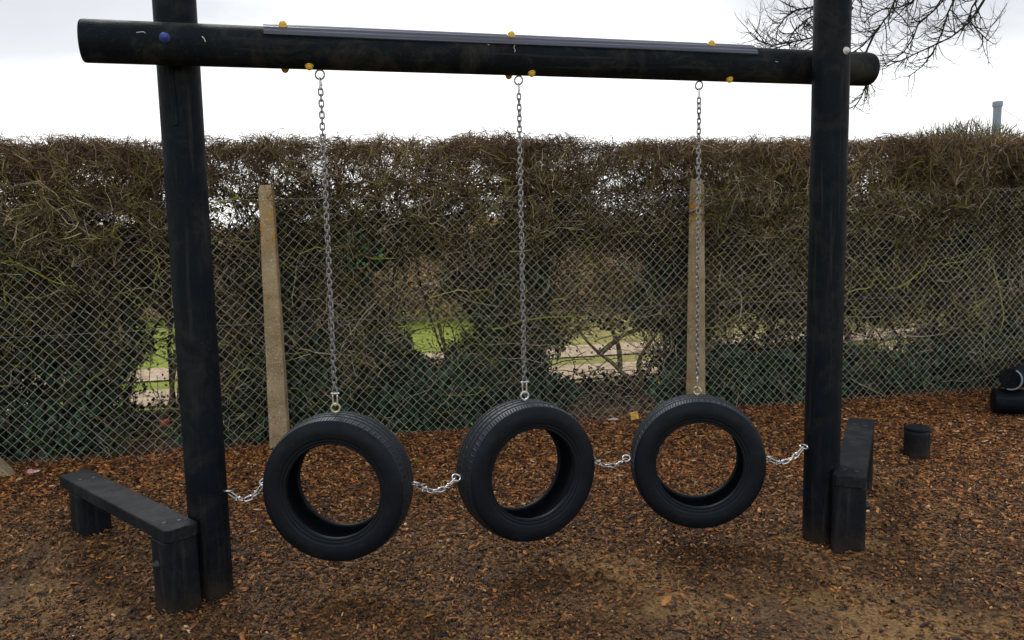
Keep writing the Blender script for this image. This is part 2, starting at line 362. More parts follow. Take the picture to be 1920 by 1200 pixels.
# ---------------------------------------------------------------- bark chips
def chips():
    n = 460000
    y = np.sqrt(rng.uniform(1.7 ** 2, 7.2 ** 2, n)); x = rng.uniform(-1, 1, n) * (0.74 * y + 0.5)
    o = (x - FA[0]) * FN[0] + (y - FA[1]) * FN[1]
    s = (x - FA[0]) * FD[0] + (y - FA[1]) * FD[1]
    patch = 0.5 + 0.5 * np.sin(1.9 * x + 1.3 * np.sin(1.7 * y + 0.5)) * np.sin(2.3 * y + 1.1 * np.sin(1.3 * x))
    patch2 = 0.5 + 0.5 * np.sin(5.1 * x + 2 * np.sin(3.7 * y)) * np.sin(5.9 * y + 2 * np.sin(4.3 * x))
    near = np.clip((y - 3.6) / 1.6, 0, 1)
    keep = (rng.uniform(0, 1, n) < 0.14 + 0.66 * np.clip(1 - patch * 1.25 * (.35 + .65 * patch2), 0, 1) + 0.4 * near * (0.5 + 0.5 * np.clip((2.2 - x), 0, 1))) & (o < 0.25)
    x, y, o = x[keep], y[keep], o[keep]; n = len(x); near = near[keep]
    L = np.exp(rng.normal(np.log(0.0168), 0.5, n)); L = np.clip(L, 0.008, 0.06) * (0.86 + 0.34 * near)
    Wd = L * rng.uniform(0.22, 0.6, n); Wd = np.clip(Wd, 0.003, 0.018); Th = rng.uniform(0.0015, 0.005, n)
    pos = np.stack([x, y, hfun(x, y) + rng.uniform(0.000, 0.014, n)], 1)
    Tv = np.array([(-.5, -.35, -.5), (-.2, -.5, -.3), (.5, -.3, -.5), (.55, .2, -.6), (.1, .5, -.4), (-.45, .4, -.5),
                   (-.46, -.3, .5), (-.15, -.42, .8), (.42, -.25, .5), (.5, .15, .4), (.1, .42, .75), (-.4, .33, .5)])
    Tf4 = np.array([(0, 1, 7, 6), (1, 2, 8, 7), (2, 3, 9, 8), (3, 4, 10, 9), (4, 5, 11, 10), (5, 0, 6, 11), (6, 7, 10, 11), (7, 8, 9, 10)])
    V, F, idx = scatter(Tv, Tf4, pos, rots(n, 0.45), np.stack([L, Wd, Th], 1))
    pal = np.array([(0.013, 0.007, 0.0045), (0.055, 0.028, 0.012), (0.165, 0.079, 0.027), (0.29, 0.145, 0.047), (0.46, 0.20, 0.052), (0.55, 0.32, 0.12), (0.70, 0.54, 0.34)])
    p_far = np.array([.15, .22, .24, .18, .13, .06, .02]); p_near = np.array([.14, .32, .32, .18, .03, .008, .002])
    u = rng.uniform(0, 1, n); ci = np.where(rng.uniform(0, 1, n) < near, np.searchsorted(np.cumsum(p_far), u), np.searchsorted(np.cumsum(p_near), u)).clip(0, 6)
    colr = pal[ci] * np.array([[1.28, 1.16, 1.05]]) * rng.uniform(0.75, 1.25, (n, 1)); red = near * rng.uniform(0, 1, n)
    colr[:, 0] *= 1 + 0.18 * red; colr[:, 2] *= 1 - 0.1 * red
    o_ = obj('bark_chips', mesh_np('bark_chips', V, F, M['chip'], colr[idx]))
    tag(o_, 'loose brown bark chips covering the play area ground', 'bark chips', kind='stuff')
chips()

# fallen leaves near the fence: uncountable litter
LEAF = np.array([(0, -.5, 0), (.24, -.25, .06), (.3, .05, .10), (.12, .35, .07), (0, .55, 0.02), (-.12, .35, .07), (-.3, .05, .10), (-.24, -.25, .06), (0, 0, -0.02)])
LEAFF = np.array([(8, 0, 1), (8, 1, 2), (8, 2, 3), (8, 3, 4), (8, 4, 5), (8, 5, 6), (8, 6, 7), (8, 7, 0)])
def litter():
    n = 4200
    s = rng.uniform(-4, 8, n); o = -np.abs(rng.normal(0, 0.75, n)) + 0.35
    p = fpt(s, o, 0); p[:, 2] = hfun(p[:, 0], p[:, 1]) + 0.012 + rng.uniform(0, .012, n)
    n2 = 70; q = np.stack([rng.uniform(-3, 3, n2), rng.uniform(2.7, 5, n2), np.zeros(n2)], 1); q[:, 2] = hfun(q[:, 0], q[:, 1]) + 0.012
    p = np.vstack([p, q]); n += n2
    sc = rng.uniform(0.022, 0.05, n)[:, None] * np.ones((1, 3))
    V, F, idx = scatter(LEAF, LEAFF, p, rots(n, 0.6), sc)
    pal = np.array([(0.10, 0.045, 0.02), (0.19, 0.07, 0.028), (0.42, 0.15, 0.045), (0.06, 0.03, 0.018), (0.46, 0.30, 0.16)])
    colr = pal[rng.choice(5, n, p=[.26, .24, .18, .2, .12])] * rng.uniform(.7, 1.25, (n, 1))
    tag(obj('leaf_litter', mesh_np('leaf_litter', V, F, M['dead'], colr[idx])), 'scattered dead brown and rusty leaves lying along the foot of the fence', 'leaf litter', kind='stuff')
litter()

# ---------------------------------------------------------------- swing frame
B0 = Vector((-1.586, 3.202, 2.288)); B1 = Vector((1.783, 4.178, 2.288)); BD = (B1 - B0).normalized(); BL = (B1 - B0).length
BN = Vector((BD.y, -BD.x, 0))            # towards the camera
frame = empty('swing_frame', (0.09, 3.69, 0), label='tall black timber-look frame of two round posts and a crossbeam holding the tyres', cat='swing frame')
POST = ((-1.325, 3.448), (1.494, 3.924)); PR = 0.083; BR = 0.079
for (px, py), lab, ph in zip(POST, ('round black post standing behind the beam', 'round black post standing in front of the beam with pale stains'), (0, 2)):
    prof = [(0, -0.05), (PR * 1.02, -0.05)] + [(PR * (1 + 0.004 * math.sin(z * 3 + ph)), z) for z in np.linspace(0.0, 2.86, 24)] + [(PR * .97, 2.873), (PR * .9, 2.88), (0, 2.88)]
    prof = prof[1:-1]
    me = mesh_py('post', *cyl_profile(prof, 56, 0.006), M['post'], True)
    tag(obj('post', me, frame, T((px, py, 0)) @ Matrix.Rotation(ph, 4, 'Z')), lab)
zrot = BD.to_track_quat('Z', 'Y').to_matrix().to_4x4()
Bm = Matrix((( BD.x, BN.x, 0, 0), (BD.y, BN.y, 0, 0), (0, 0, 1, 0), (0, 0, 0, 1)))
# beam local: x along, y to camera (BN), z up
Bmat = T(B0) @ Matrix(((BD.x, BN.x, 0, 0), (BD.y, BN.y, 0, 0), (0, 0, 1, 0), (0, 0, 0, 1)))
def along(x, ang, r): return Vector((x, r * math.cos(ang), r * math.sin(ang)))
rings = []
for x, r in [(0, BR * .93), (0.004, BR * .985), (0.012, BR)] + [(x, BR * (1 + .004 * math.sin(2.3 * x))) for x in np.linspace(0.05, BL - .06, 40)] + [(BL - .03, BR), (BL - 0.014, BR * .985), (BL - .004, BR * .94), (BL, BR * .86)]:
    rings.append([tuple(along(x, a, r)) for a in [2 * math.pi * i / 56 for i in range(56)]])
V, F = loft(rings); F = [f[::-1] for f in F]
beam = obj('crossbeam', mesh_py('crossbeam', V, F, M['beam'], True), frame, Bmat)
# end face discs have their own saw-cut ring: keep flat
for p in beam.data.polygons:
    if len(p.vertices) > 10: p.use_smooth = False
# ribbed strip along the top
rings = []
prof = []
for i in range(31):
    a = R(24 + 98 * i / 30); prof.append((a, BR + 0.009 + 0.0022 * abs(math.sin(i * math.pi / 5))))
for a in (R(122), R(80), R(24)): prof.append((a, BR + 0.001))
X0, X1 = 0.655, 2.83
for x in np.linspace(X0, X1, 12): rings.append([tuple(along(x, a, r)) for a, r in prof])
V, F = loft(rings)
strip = tag(obj('ribbed_strip', mesh_py('ribbed_strip', V, F, M['strip'], False), frame, Bmat), 'blue-grey ribbed strip fixed along the top of the beam')
# dome caps
def dome(r, base=0.006):
    prof = [(r * 1.15, 0), (r * 1.18, base * .5), (r * 1.1, base)] + [(r * math.cos(R(a)), base + r * math.sin(R(a))) for a in (0, 15, 30, 45, 60, 75, 86)]
    return cyl_profile(prof, 20)
def beam_cap(x, deg, mat, r=0.0145, lab=None, name='bolt_cap', rr=None):
    a = R(deg); pos = along(x, a, (rr or BR) - 0.003); nrm = Vector((0, math.cos(a), math.sin(a)))
    mw = Bmat @ T(pos) @ nrm.to_track_quat('Z', 'X').to_matrix().to_4x4()
    o = obj(name, mesh_py(name, *dome(r), mat, True), frame, mw)
    if lab: tag(o, lab)
    return o
for x in (0.729, 1.661, 2.608): beam_cap(x, 60, M['yellow'], 0.0155, 'yellow dome cap on top of the beam', rr=BR + .01)
for x in (0.823, 1.753, 2.711): beam_cap(x, -66, M['yellow'], 0.0148, 'yellow dome cap low on the front of the beam')
for x in (0.731, 1.667): beam_cap(x, -108, M['amber'], 0.014, 'brownish yellow cap underneath the beam')  # lower caps get a darker, browner yellow than the rest
beam_cap(0.297, 6, M['blue'], 0.0165, 'blue dome cap where the beam crosses its rear post')
d = Vector((0.5, -1, 0)).normalized(); pos = Vector((POST[1][0], POST[1][1], 2.318)) + d * (PR - .003)
mw = T(pos) @ d.to_track_quat('Z', 'X').to_matrix().to_4x4()
tag(obj('bolt_cap', mesh_py('bolt_cap', *dome(0.0145), M['white'], True), frame, mw), 'white dome cap on the front post')
# cover batten below the crossing, chalky scrape marks are thin flakes of old paint on the beam
Vb = bar(0.011, 0.006, 0, 0.24, 0.004, 0.003)
obj('batten', mesh_py('batten', *Vb, M['log']), frame, T((-1.318, 3.366, 1.99)) @ Matrix.Rotation(R(-2), 4, 'Y'))
def scrape(pts, r=0.0012):
    return tube_path([tuple(along(x, R(a), BR + .0008)) for x, a in pts], r, 5)
parts = [scrape([(1.665, 34), (1.668, 25), (1.662, 16), (1.667, 8), (1.664, 2)]), scrape([(0.43, 12), (0.437, 6), (0.441, -2)], .002), scrape([(1.55, 22), (1.556, 20)], .0015),
         scrape([(0.20, 16), (0.225, 19), (0.232, 14)], .0014), scrape([(2.92, 3), (2.935, 2)], .0012)]
for v_, f_ in parts: obj('scrape_mark', mesh_py('scrape_mark', v_, f_, M['white']), beam, Bmat)

# ---------------------------------------------------------------- chains
LINK = mesh_py('link', *torus(0.0086, 0.0036, 16, 7, 0.0062), M['chain'], True)
BLINK = mesh_py('bright_link', *torus(0.0098, 0.0037, 16, 8, 0.0085), M['bright'], True)
def shackle_mesh(mat, h=0.050, wdt=0.0095, r=0.0035):
    """U hanging down from a pin at the top: local z, origin in the middle"""
    pts = [(-wdt, 0, h / 2)] + [(-wdt, 0, 0.002 + h / 4), (-wdt, 0, -h / 2 + wdt)] + [(wdt * math.cos(a), 0, -h / 2 + wdt + wdt * math.sin(a)) for a in [math.pi + math.pi * i / 8 for i in range(1, 8)]] + [(wdt, 0, -h / 2 + wdt), (wdt, 0, h / 4), (wdt, 0, h / 2)]
    a = tube_path(pts, r, 8)
    pin = tube_path([(-wdt - .007, 0, h / 2), (-wdt - .004, 0, h / 2), (wdt + .004, 0, h / 2), (wdt + .009, 0, h / 2)], [0.0042, 0.0032, 0.0032, 0.005], 8)
    ears = [xf(cyl_profile([(0.002, -.0035), (0.0062, -.003), (0.0062, .003), (0.002, .0035)], 12), T((s * wdt, 0, h / 2)) @ Matrix.Rotation(R(90), 4, 'Y')) for s in (-1, 1)]
    return mesh_py('shackle', *join(a, pin, *ears), mat, True)
SH = shackle_mesh(M['bright'])
def quick_mesh():
    a = torus(0.0062, 0.003, 16, 8, 0.0175); nut = cyl_profile([(.0048, -.007), (.0056, -.006), (.0056, .006), (.0048, .007)], 6)
    return mesh_py('quick_link', *join(a, xf(nut, T((0.0062, 0, 0)))), M['bright'], True)
QK = quick_mesh()
def eye_mesh(mat, R0=0.0175, r=0.0042, stem=0.03):
    ring = torus(R0, r, 24, 10); st = tube_path([(0, 0, -R0 - stem), (0, 0, -R0 - .004), (0, 0, -R0)], [r, r, r], 10)
    fl = cyl_profile([(0.004, 0), (0.0115, 0.0005), (0.0115, 0.003), (0.006, 0.0045)], 18)
    return mesh_py('eye_bolt', *join(ring, st, xf(fl, T((0, 0, -R0 - r - .006)))), mat, True)
EYE_G = eye_mesh(M['bright']); EYE_Z = eye_mesh(M['zinc'])
EYE_D = eye_mesh(M['chain'], 0.0185, 0.0036)

TY = [(-0.755, 3.442, 0.478, R(-6)), (0.050, 3.678, 0.459, R(24)), (0.885, 3.920, 0.412, R(-4))]
TS = (1.035, 1.05, 1.055)
TO = 0.305
CH_T = (0.862, 1.717, 2.592)
HOW = ('longest of the three hanging chains, holding the tyre nearest the plank with the far-left bench', 'x', 'x')
chain_lab = ('vertical grey link chain hanging from the beam to the left tyre', 'vertical grey link chain hanging from the beam to the middle tyre',
             'vertical grey link chain in front of the rear concrete post, down to the right tyre')
for i in range(3):
    x, y, z, yaw = TY[i]
    top = Vector((x, y, B0.z - BR)); eye_c = top - Vector((0, 0, 0.020)); ty_eye = Vector((x, y, z + (TO + 0.021) * TS[i]))
    ch = empty('hanging_chain', (x, y, ty_eye.z), 0, label=chain_lab[i], cat='chain', group='chains holding up the tyres')
    obj('eye_bolt', EYE_D, frame, T(eye_c) @ Matrix.Rotation(R(180), 4, 'X') @ Matrix.Rotation(R(5 + 20 * i), 4, 'Z'))
    q0 = eye_c - Vector((0, 0, 0.0185 + 0.0175)); obj('quick_link', QK, ch, T(q0) @ Matrix.Rotation(R(70), 4, 'Z'))
    zb = ty_eye.z + 0.0175 + 0.023 - 0.003       # centre of bottom shackle
    obj('shackle', SH, ch, T((x, y, zb)) @ Matrix.Rotation((0.15, 0.2, 1.3)[i], 4, 'Z'))
    zt = q0.z - 0.0245 - 0.008; zl = zb + 0.025 + 0.011; n = int(round((zt - zl) / 0.0230)); p = (zt - zl) / n
    for k in range(n + 1):
        rz = (R(8) if k % 2 == 0 else R(96)) + random.uniform(-.12, .12) + 0.25 * math.sin(k * 0.11 + i)
        obj('link', LINK, ch, T((x + .0007 * math.sin(k * .5), y, zt - k * p)) @ Matrix.Rotation(rz, 4, 'Z') @ Matrix.Rotation(random.uniform(-.05, .05), 4, 'Y'))

# ---------------------------------------------------------------- tyres
NA = 288
def tyre_meshes():
    # carcass profile (r, y): front sidewall (y<0) to the rear sidewall around the inside
    hw = 0.099
    side = [(0.2925, 0.0840), (0.287, 0.0895), (0.281, 0.0930), (0.272, 0.0962), (0.262, 0.0982), (0.250, 0.0992), (0.239, 0.0985), (0.229, 0.0962), (0.2265, 0.0962), (0.2235, 0.0945),
            (0.215, 0.0905), (0.2135, 0.0912), (0.2105, 0.0906), (0.2085, 0.0882), (0.2035, 0.0862), (0.2015, 0.0874), (0.1985, 0.0868), (0.1958, 0.0835),
            (0.1945, 0.0790), (0.1950, 0.0700), (0.1985, 0.0655), (0.206, 0.0665), (0.220, 0.0740), (0.240, 0.0800), (0.262, 0.0780), (0.279, 0.0700), (0.286, 0.0560), (0.2885, 0.0300)]
    prof = [(r, -y) for r, y in side] + [(0.289, 0)] + [(r, y) for r, y in side[::-1]]
    n = 144
    rings = [[(r * math.cos(a), y, r * math.sin(a)) for r, y in prof] for a in [2 * math.pi * i / n for i in range(n)]]
    rings.append(rings[0]); V, F = loft(rings, False, False)
    body = mesh_py('sidewall', V, F, M['rubber'], True)
    # tread: displaced grid
    ys = []
    y = -0.086
    while y <= 0.0861: ys.append(y); y += 0.002
    K = len(ys)
    grooves = (-0.046, -0.016, 0.016, 0.046)
    V = np.zeros((NA * 3, K, 3)); nA = NA * 3
    for i in range(nA):
        a = 2 * math.pi * i / nA
        for j, y in enumerate(ys):
            r = TO - 0.011 * (abs(y) / 0.083) ** 2.6 - (0.006 if abs(y) > 0.083 else 0)
            if any(abs(y - g) < 0.0042 for g in grooves): r -= 0.0065
            else:
                ph = (i + int((0.5 if y > 0 else 0) * 9)) % 12
                if abs(y) > 0.0505:                 # shoulder blocks: wide lateral slots, curved
                    ph = (i + int(80 * abs(y)) * (1 if y > 0 else -1)) % 12
                    if ph in (0, 6) and 0.054 < abs(y) < 0.080: r -= 0.0040 if ph == 0 else 0.002
                elif abs(y) > 0.022:
                    ph = (i + int(260 * abs(y))) % 12
                    if ph == 0 and abs(y) < 0.036: r -= 0.0028
                elif abs(y) < 0.012:
                    if (i + int(200 * (y + .02))) % 18 == 0: r -= 0.002
            V[i, j] = (r * math.cos(a), y, r * math.sin(a))
    idx = np.arange(nA * K).reshape(nA, K); B = np.roll(idx, -1, 0)
    F = np.stack([idx[:, :-1], idx[:, 1:], B[:, 1:], B[:, :-1]], -1).reshape(-1, 4)
    tread = mesh_np('tread', V.reshape(-1, 3), F, M['tread'])
    tread.polygons.foreach_set('use_smooth', np.zeros(len(F), bool))
    return body, tread
SW, TR = tyre_meshes()
ty_lab = ('black rubber tyre hanging lowest at the left, beside the left bench and post', 'black rubber tyre in the middle, turned to show its grooved tread',
          'black rubber tyre at the right, hanging in front of the rear concrete post')
tyres = []
for i, (x, y, z, yaw) in enumerate(TY):
    ty = empty('tyre', (x, y, z), yaw, label=ty_lab[i], cat='tyre', group='tyres hanging in a row from the frame')
    WM[ty.name] = WM[ty.name] @ Matrix.Scale(TS[i], 4); ty.scale = (TS[i],) * 3
    obj('sidewall', SW, ty, WM[ty.name].copy()); obj('tread', TR, ty, WM[ty.name] @ Matrix.Rotation(i * 1.1, 4, 'Y'))
    tag(obj('eye_bolt', EYE_Z if i != 1 else EYE_G, ty, WM[ty.name] @ T((0, 0, TO + 0.021)) @ Matrix.Rotation(R(20 - 25 * i), 4, 'Z')), 'pale yellow eye bolt on top of the tyre' if i != 1 else 'steel eye bolt on top of the tyre')
    for sgn in (-1, 1):
        obj('eye_bolt', EYE_G, ty, WM[ty.name] @ T((sgn * (TO + 0.017), -0.0, 0.01)) @ Matrix.Rotation(R(90 * sgn), 4, 'Y') @ Matrix.Rotation(R(55), 4, 'Z'))
    tyres.append(ty)
def side_eye(i, sgn): return WM[tyres[i].name] @ Vector((sgn * (TO + 0.017), 0, 0.01))
pl = Vector((POST[0][0], POST[0][1], 0)); pr = Vector((POST[1][0], POST[1][1], 0))
dl = Vector((1, -0.15, 0)).normalized(); dr = Vector((-1, -0.25, 0)).normalized()
eL = pl + dl * (PR + 0.016) + Vector((0, 0, 0.465)); eR = pr + dr * (PR + 0.016) + Vector((0, 0, 0.475))
for e, dd in ((eL, dl), (eR, dr)):
    obj('eye_bolt', EYE_G, frame, T(e) @ dd.to_track_quat('Z', 'X').to_matrix().to_4x4() @ Matrix.Rotation(R(70), 4, 'Z'))
def orient(pos, tan, roll):
    q = Vector(tan).to_track_quat('Z', 'X').to_matrix().to_4x4(); return T(pos) @ q @ Matrix.Rotation(roll, 4, 'Z')
def side_chain(A, B, lab, sag):
    r = empty('linking_chain', tuple((A + B) / 2 - Vector((0, 0, sag))), 0, label=lab, cat='chain', group='short bright chains linking tyres and posts')
    N = 200; pts = [A.lerp(B, k / N) - Vector((0, 0, 4 * sag * (k / N) * (1 - k / N))) for k in range(N + 1)]
    cum = [0]
    for k in range(N): cum.append(cum[-1] + (pts[k + 1] - pts[k]).length)
    L = cum[-1]
    def at(d):
        d = min(max(d, 0), L); k = 0
        while k < N - 1 and cum[k + 1] < d: k += 1
        f = (d - cum[k]) / max(cum[k + 1] - cum[k], 1e-9); return pts[k].lerp(pts[k + 1], f), (pts[k + 1] - pts[k]).normalized()
    p, tn = at(0.028); obj('shackle', SH, r, orient(p, tn, R(35)))
    p, tn = at(L - 0.028); obj('shackle', SH, r, orient(p, -tn, R(-35)))
    a = 0.060; b2 = L - 0.060
    n = max(1, int(round((b2 - a) / 0.029)))
    for k in range(n + 1):
        p, tn = at(a + (b2 - a) * k / n); obj('link', BLINK, r, orient(p, tn, R(45) + (R(90) if k % 2 else 0)))
side_chain(eL, side_eye(0, -1), 'short bright chain from the left post to the left tyre', 0.055)
side_chain(side_eye(0, 1), side_eye(1, -1), 'short bright chain between the left tyre and the middle tyre', 0.045)
side_chain(side_eye(1, 1), side_eye(2, -1), 'short bright chain between the middle tyre and the right tyre', 0.04)
side_chain(side_eye(2, 1), eR, 'short bright chain from the right tyre to the right post', 0.045)

# ---------------------------------------------------------------- benches
def bench(loc, d, L, lab, far_dz=0.0, boltside=1):
    """loc: centre of near leg; d: direction to the far end"""
    dv = Vector((d[0], d[1], 0)).normalized(); rz = math.atan2(dv.y, dv.x)
    b_ = empty('low_bench', (loc[0], loc[1], 0), rz, label=lab, cat='bench', group='low black benches beside the frame posts')
    hw = 0.072; x0, x1 = -0.085, L; z0, z1 = 0.326, 0.380; c = 0.018
    outl = [(x0, -hw + c), (x0 + c, -hw), (x1 - c, -hw), (x1, -hw + c), (x1, hw - c), (x1 - c, hw), (x0 + c, hw), (x0, hw - c)]
    def inset(k): return [(x * 1.0 + (k if x < 0.3 else -k), y - math.copysign(k, y)) for x, y in outl]
    rings = [[(x, y, z) for x, y in inset(k)] for k, z in ((0.003, z0), (0, z0 + .003), (0, z0 + .02), (0, z1 - .006), (.002, z1 - .0015), (.006, z1))]
    obj('seat', mesh_py('seat', *loft(rings), M['bench']), b_, WM[b_.name].copy())
    for xx in (0.0, L - 0.19):
        leg = obj('leg', mesh_py('leg', *bar(0.072, 0.074, -0.06, 0.3255, 0.026, 0.008), M['bench'], False), b_, WM[b_.name] @ T((xx, 0, 0)))
        for k in (0.028, -0.028):
            o = obj('plug', mesh_py('plug', *cyl_profile([(0.0125, 0), (0.0125, .002), (0.011, .003)], 18), M['darkmetal'], True), b_, WM[b_.name] @ T((xx + .012 + k * .3, k, z1 - 0.0006)))
    sd_ = boltside
    nrm = Vector((0, sd_, 0)); mw = WM[b_.name] @ T((0.0, sd_ * 0.073, 0.22)) @ nrm.to_track_quat('Z', 'X').to_matrix().to_4x4()
    obj('bolt', mesh_py('bolt', *dome(0.017), M['darkmetal'], True), b_, mw)
    return b_
bench((-1.418, 3.305), (-0.73, 0.68), 1.10, 'low black plank bench leading away to the left of the left post', boltside=1)
bench((1.582, 3.800), (0.475, 1.0), 1.13, 'low black plank bench running back from the right post', boltside=-1)

# ---------------------------------------------------------------- stump, log frame
st = empty('stump_post', (2.60, 5.22, 0), 0, label='short round black stump standing alone beyond the right bench', cat='stump')
obj('stem', mesh_py('stem', *cyl_profile([(0.080, -0.05), (0.079, 0.0), (0.078, 0.17), (0.077, 0.196)], 36, 0.01), M['bench'], True), st, T((2.60, 5.22, 0)))
obj('cap', mesh_py('cap', *cyl_profile([(0.077, 0.1965), (0.0785, 0.205), (0.076, 0.214), (0.068, 0.219)], 36), M['bench'], True), st, T((2.60, 5.22, 0)))
lg = empty('log_stack', (4.35, 6.3, 0), 0, label='stack of round black logs at the right edge by the fence', cat='log stack')
def log(a, b, r, lab, rim=None):
    a = Vector(a); b = Vector(b); d = (b - a); L = d.length
    mw = T(a) @ d.to_track_quat('Z', 'X').to_matrix().to_4x4()
    o = tag(obj('log', mesh_py('log', *cyl_profile([(r * .88, 0), (r * .97, .006), (r, .02), (r * 1.01, L / 2), (r, L - .02), (r * .9, L)], 40), M['log'], True), lg, mw), lab)
    for p in o.data.polygons:
        if len(p.vertices) > 10: p.use_smooth = False
    if rim:
        ring = torus(r * .93, 0.007, 36, 8, 0, R(165), R(335))  # partial ring: pale edge on one side of the end only
        tag(obj('end_ring', mesh_py('end_ring', *ring, M['pole'], True), o, mw @ T((0, 0, 0.004)) @ Matrix.Rotation(R(90), 4, 'X')), 'pale grey rim along one side of the log end')
    return o
log((3.76, 6.38, 0.11), (5.3, 5.90, 0.11), 0.096, 'lower black log lying on the bark')
log((3.82, 6.26, 0.30), (4.75, 7.05, 0.27), 0.085, 'upper black log with its end turned to the camera', True)
log((4.62, 6.18, 0.11), (4.90, 6.75, 0.11), 0.085, 'short cross log holding up the others')

# ---------------------------------------------------------------- chain link fence
fence = empty('chain_link_fence', tuple(fpt(2.0, 0.0, 0.0)), 0, label='green-grey chain link fence on tapered concrete posts in front of the hedge', cat='fence')
s0, s1 = -5.5, 9.5; cw = 0.03535; zb, zt = -0.03, 1.79
N = int((s1 - s0) / cw); K = int((zt - zb) / cw)
k = np.arange(K + 1)
i = np.arange(N)
# every wire zigzags between its neighbours; wires interlock at the crossings
par = (k[None] + i[:, None]) % 2 == 0
sgrid = s0 + i[:, None] * cw + np.where(par, -0.5 * cw, 0.5 * cw) * 1.03
zg = zb + k[None] * cw + 0 * sgrid
wob = 0.018 * np.sin(1.7 * sgrid + 1.1 * zg) + 0.009 * np.sin(5.3 * sgrid - 2.7 * zg)
og = wob * .6 + 0.066 + np.where(par, 0.0016, -0.0016)
zg = zg + 0.014 * np.sin(2.2 * sgrid) + 0.006 * np.sin(9 * sgrid + 3 * zg) + 0.003 * np.sin(31 * sgrid + 13 * zg)
sg = sgrid + 0.012 * np.sin(3.0 * zg + 0.8 * sgrid) + 0.006 * np.sin(6 * zg + 2.1 * sgrid) + 0.003 * np.sin(23 * zg + 17 * sgrid)
P = fpt(sg, og, 0.0); P[..., 2] = zg
V, F, _ = tubes(P, np.full(P.shape[:2], 0.00175), 4)
local_world(mesh_np('mesh_panel', V, F, M['wire']), fence, 'mesh_panel')
for z, dz in ((1.775, -0.012), (0.905, -0.02)):
    ss = np.linspace(s0, s1, 90); sagz = z + dz * np.sin((ss - 0.0) / 3.2 * np.pi) ** 2
    P = fpt(ss, 0.064 + 0.004 * np.sin(4 * ss), 0.0); P[:, 2] = sagz
    V, F, _ = tubes(P[None], np.full((1, 90), 0.0019), 6)
    local_world(mesh_np('line_wire', V, F, M['chain']), fence, 'line_wire')
def concrete_post(s, top=1.87, o=0.0, jig=0.0):
    rings = []
    for z in np.concatenate([[-0.1], np.linspace(0, top - 0.07, 14), [top - .045, top - .02, top]]):
        f = z / top; hx = 0.067 * (1 - f) + 0.047 * f; hy = 0.055 * (1 - f) + 0.042 * f
        if z > top - 0.06: q_ = (z - (top - .06)) / .06; hy *= 1 - 0.55 * q_ ** 2; hx *= 1 - 0.12 * q_ ** 2
        rings.append([(x + .0015 * math.sin(z * 31 + y * 50), y + .0015 * math.sin(z * 27), z) for x, y in rounded_rect(hx, hy, 0.012, 3)])
    p = fpt(s, o, 0.0)
    return obj('post', mesh_py('post', *loft(rings), M['concrete'], False), fence, T(p) @ Matrix.Rotation(math.atan2(FD[1], FD[0]) + jig, 4, 'Z'))
concrete_post(0.0, jig=R(-8)); concrete_post(3.2, 1.88, jig=R(34)); concrete_post(-3.25); concrete_post(6.7 + 1.7)
# raking strut at the left edge
a = Vector(fpt(-1.70, -0.16, -0.06)); bq = Vector(fpt(-2.85, -0.06, 1.35)); dd = bq - a
rings = [[(x, y, z) for x, y in rounded_rect(0.06, 0.05, 0.01, 3)] for z in np.linspace(0, dd.length, 8)]
tag(obj('strut', mesh_py('strut', *loft(rings), M['concrete']), fence, T(a) @ dd.to_track_quat('Z', 'X').to_matrix().to_4x4()), 'raking concrete strut at the left end')

# ---------------------------------------------------------------- hedge
HOLES = [(-0.83, .83, .14, .15, 1), (-.90, .40, .20, .17, 1), (1.26, .73, .23, .20, 1), (.99, 1.06, .32, .2, .75), (2.62, .45, .55, .18, 1), (2.51, 1.05, .5, .27, .68),
         (3.84, .5, .14, .12, .9), (4.97, .4, .09, .08, .9), (5.43, .48, .28, .12, .75), (5.93, .55, .17, .08, .7), (.36, 1.76, .85, .13, .12), (2.79, 1.80, .45, .11, .25),
         (-1.73, .57, .18, .1, .6),  (-1.9, .3, .1, .06, .7), (4.4, 1.55, .25, .12, .3), (4.4, .62, .1, .08, .6), (6.4, .6, .15, .1, .6), (1.9, 1.7, .3, .1, .2)]
_r = np.random.default_rng(11)
for _k in range(46):
    _s = _r.uniform(3.7, 7.6) if _k % 6 else _r.uniform(-2.6, -1.2); HOLES.append((_s, _r.normal(.56, .13), _r.uniform(.03, .08), _r.uniform(.03, .06), .85))
for _k in range(300): HOLES.append((_r.uniform(-3, 7.5), _r.uniform(1.5, 2.12), _r.uniform(.015, .045), _r.uniform(.015, .035), .95))
def openness(s, z):
    s0_, z0_ = s, z
    s = s0_ + .06 * np.sin(13 * z0_ + 5 * s0_) + .035 * np.sin(31 * z0_ - 17 * s0_); z = z0_ + .05 * np.sin(11 * s0_ + 3 * z0_) + .03 * np.sin(29 * s0_ + 8 * z0_)
    f = np.zeros_like(s)
    for hs, hz, rs, rz, a in HOLES:
        q_ = ((s - hs) / rs) ** 2 + ((z - hz) / rz) ** 2; f = np.maximum(f, a * np.clip(1.6 - q_, 0, 1))
    return f
HT = lambda s: 2.19 + 0.012 * np.sin(1.3 * s) + 0.012 * np.sin(3.7 * s + 1) + 0.012 * np.sin(9.1 * s) + 0.01 * np.clip((s - 3.5) / 2, 0, 1)
HS0, HS1 = -5.2, 9.8; HO0, HO1 = 0.19, 1.10
def walk(n, start, dirn, L, K, wig, curl=0.0):
    P = np.zeros((n, K, 3)); P[:, 0] = start; d = dirn / np.linalg.norm(dirn, axis=1, keepdims=True)
    for k_ in range(1, K):
        d = d + rng.normal(0, wig, (n, 3)) + np.array([0, 0, curl]); d /= np.linalg.norm(d, axis=1, keepdims=True)
        P[:, k_] = P[:, k_ - 1] + d * (L / (K - 1))[:, None]
    return P
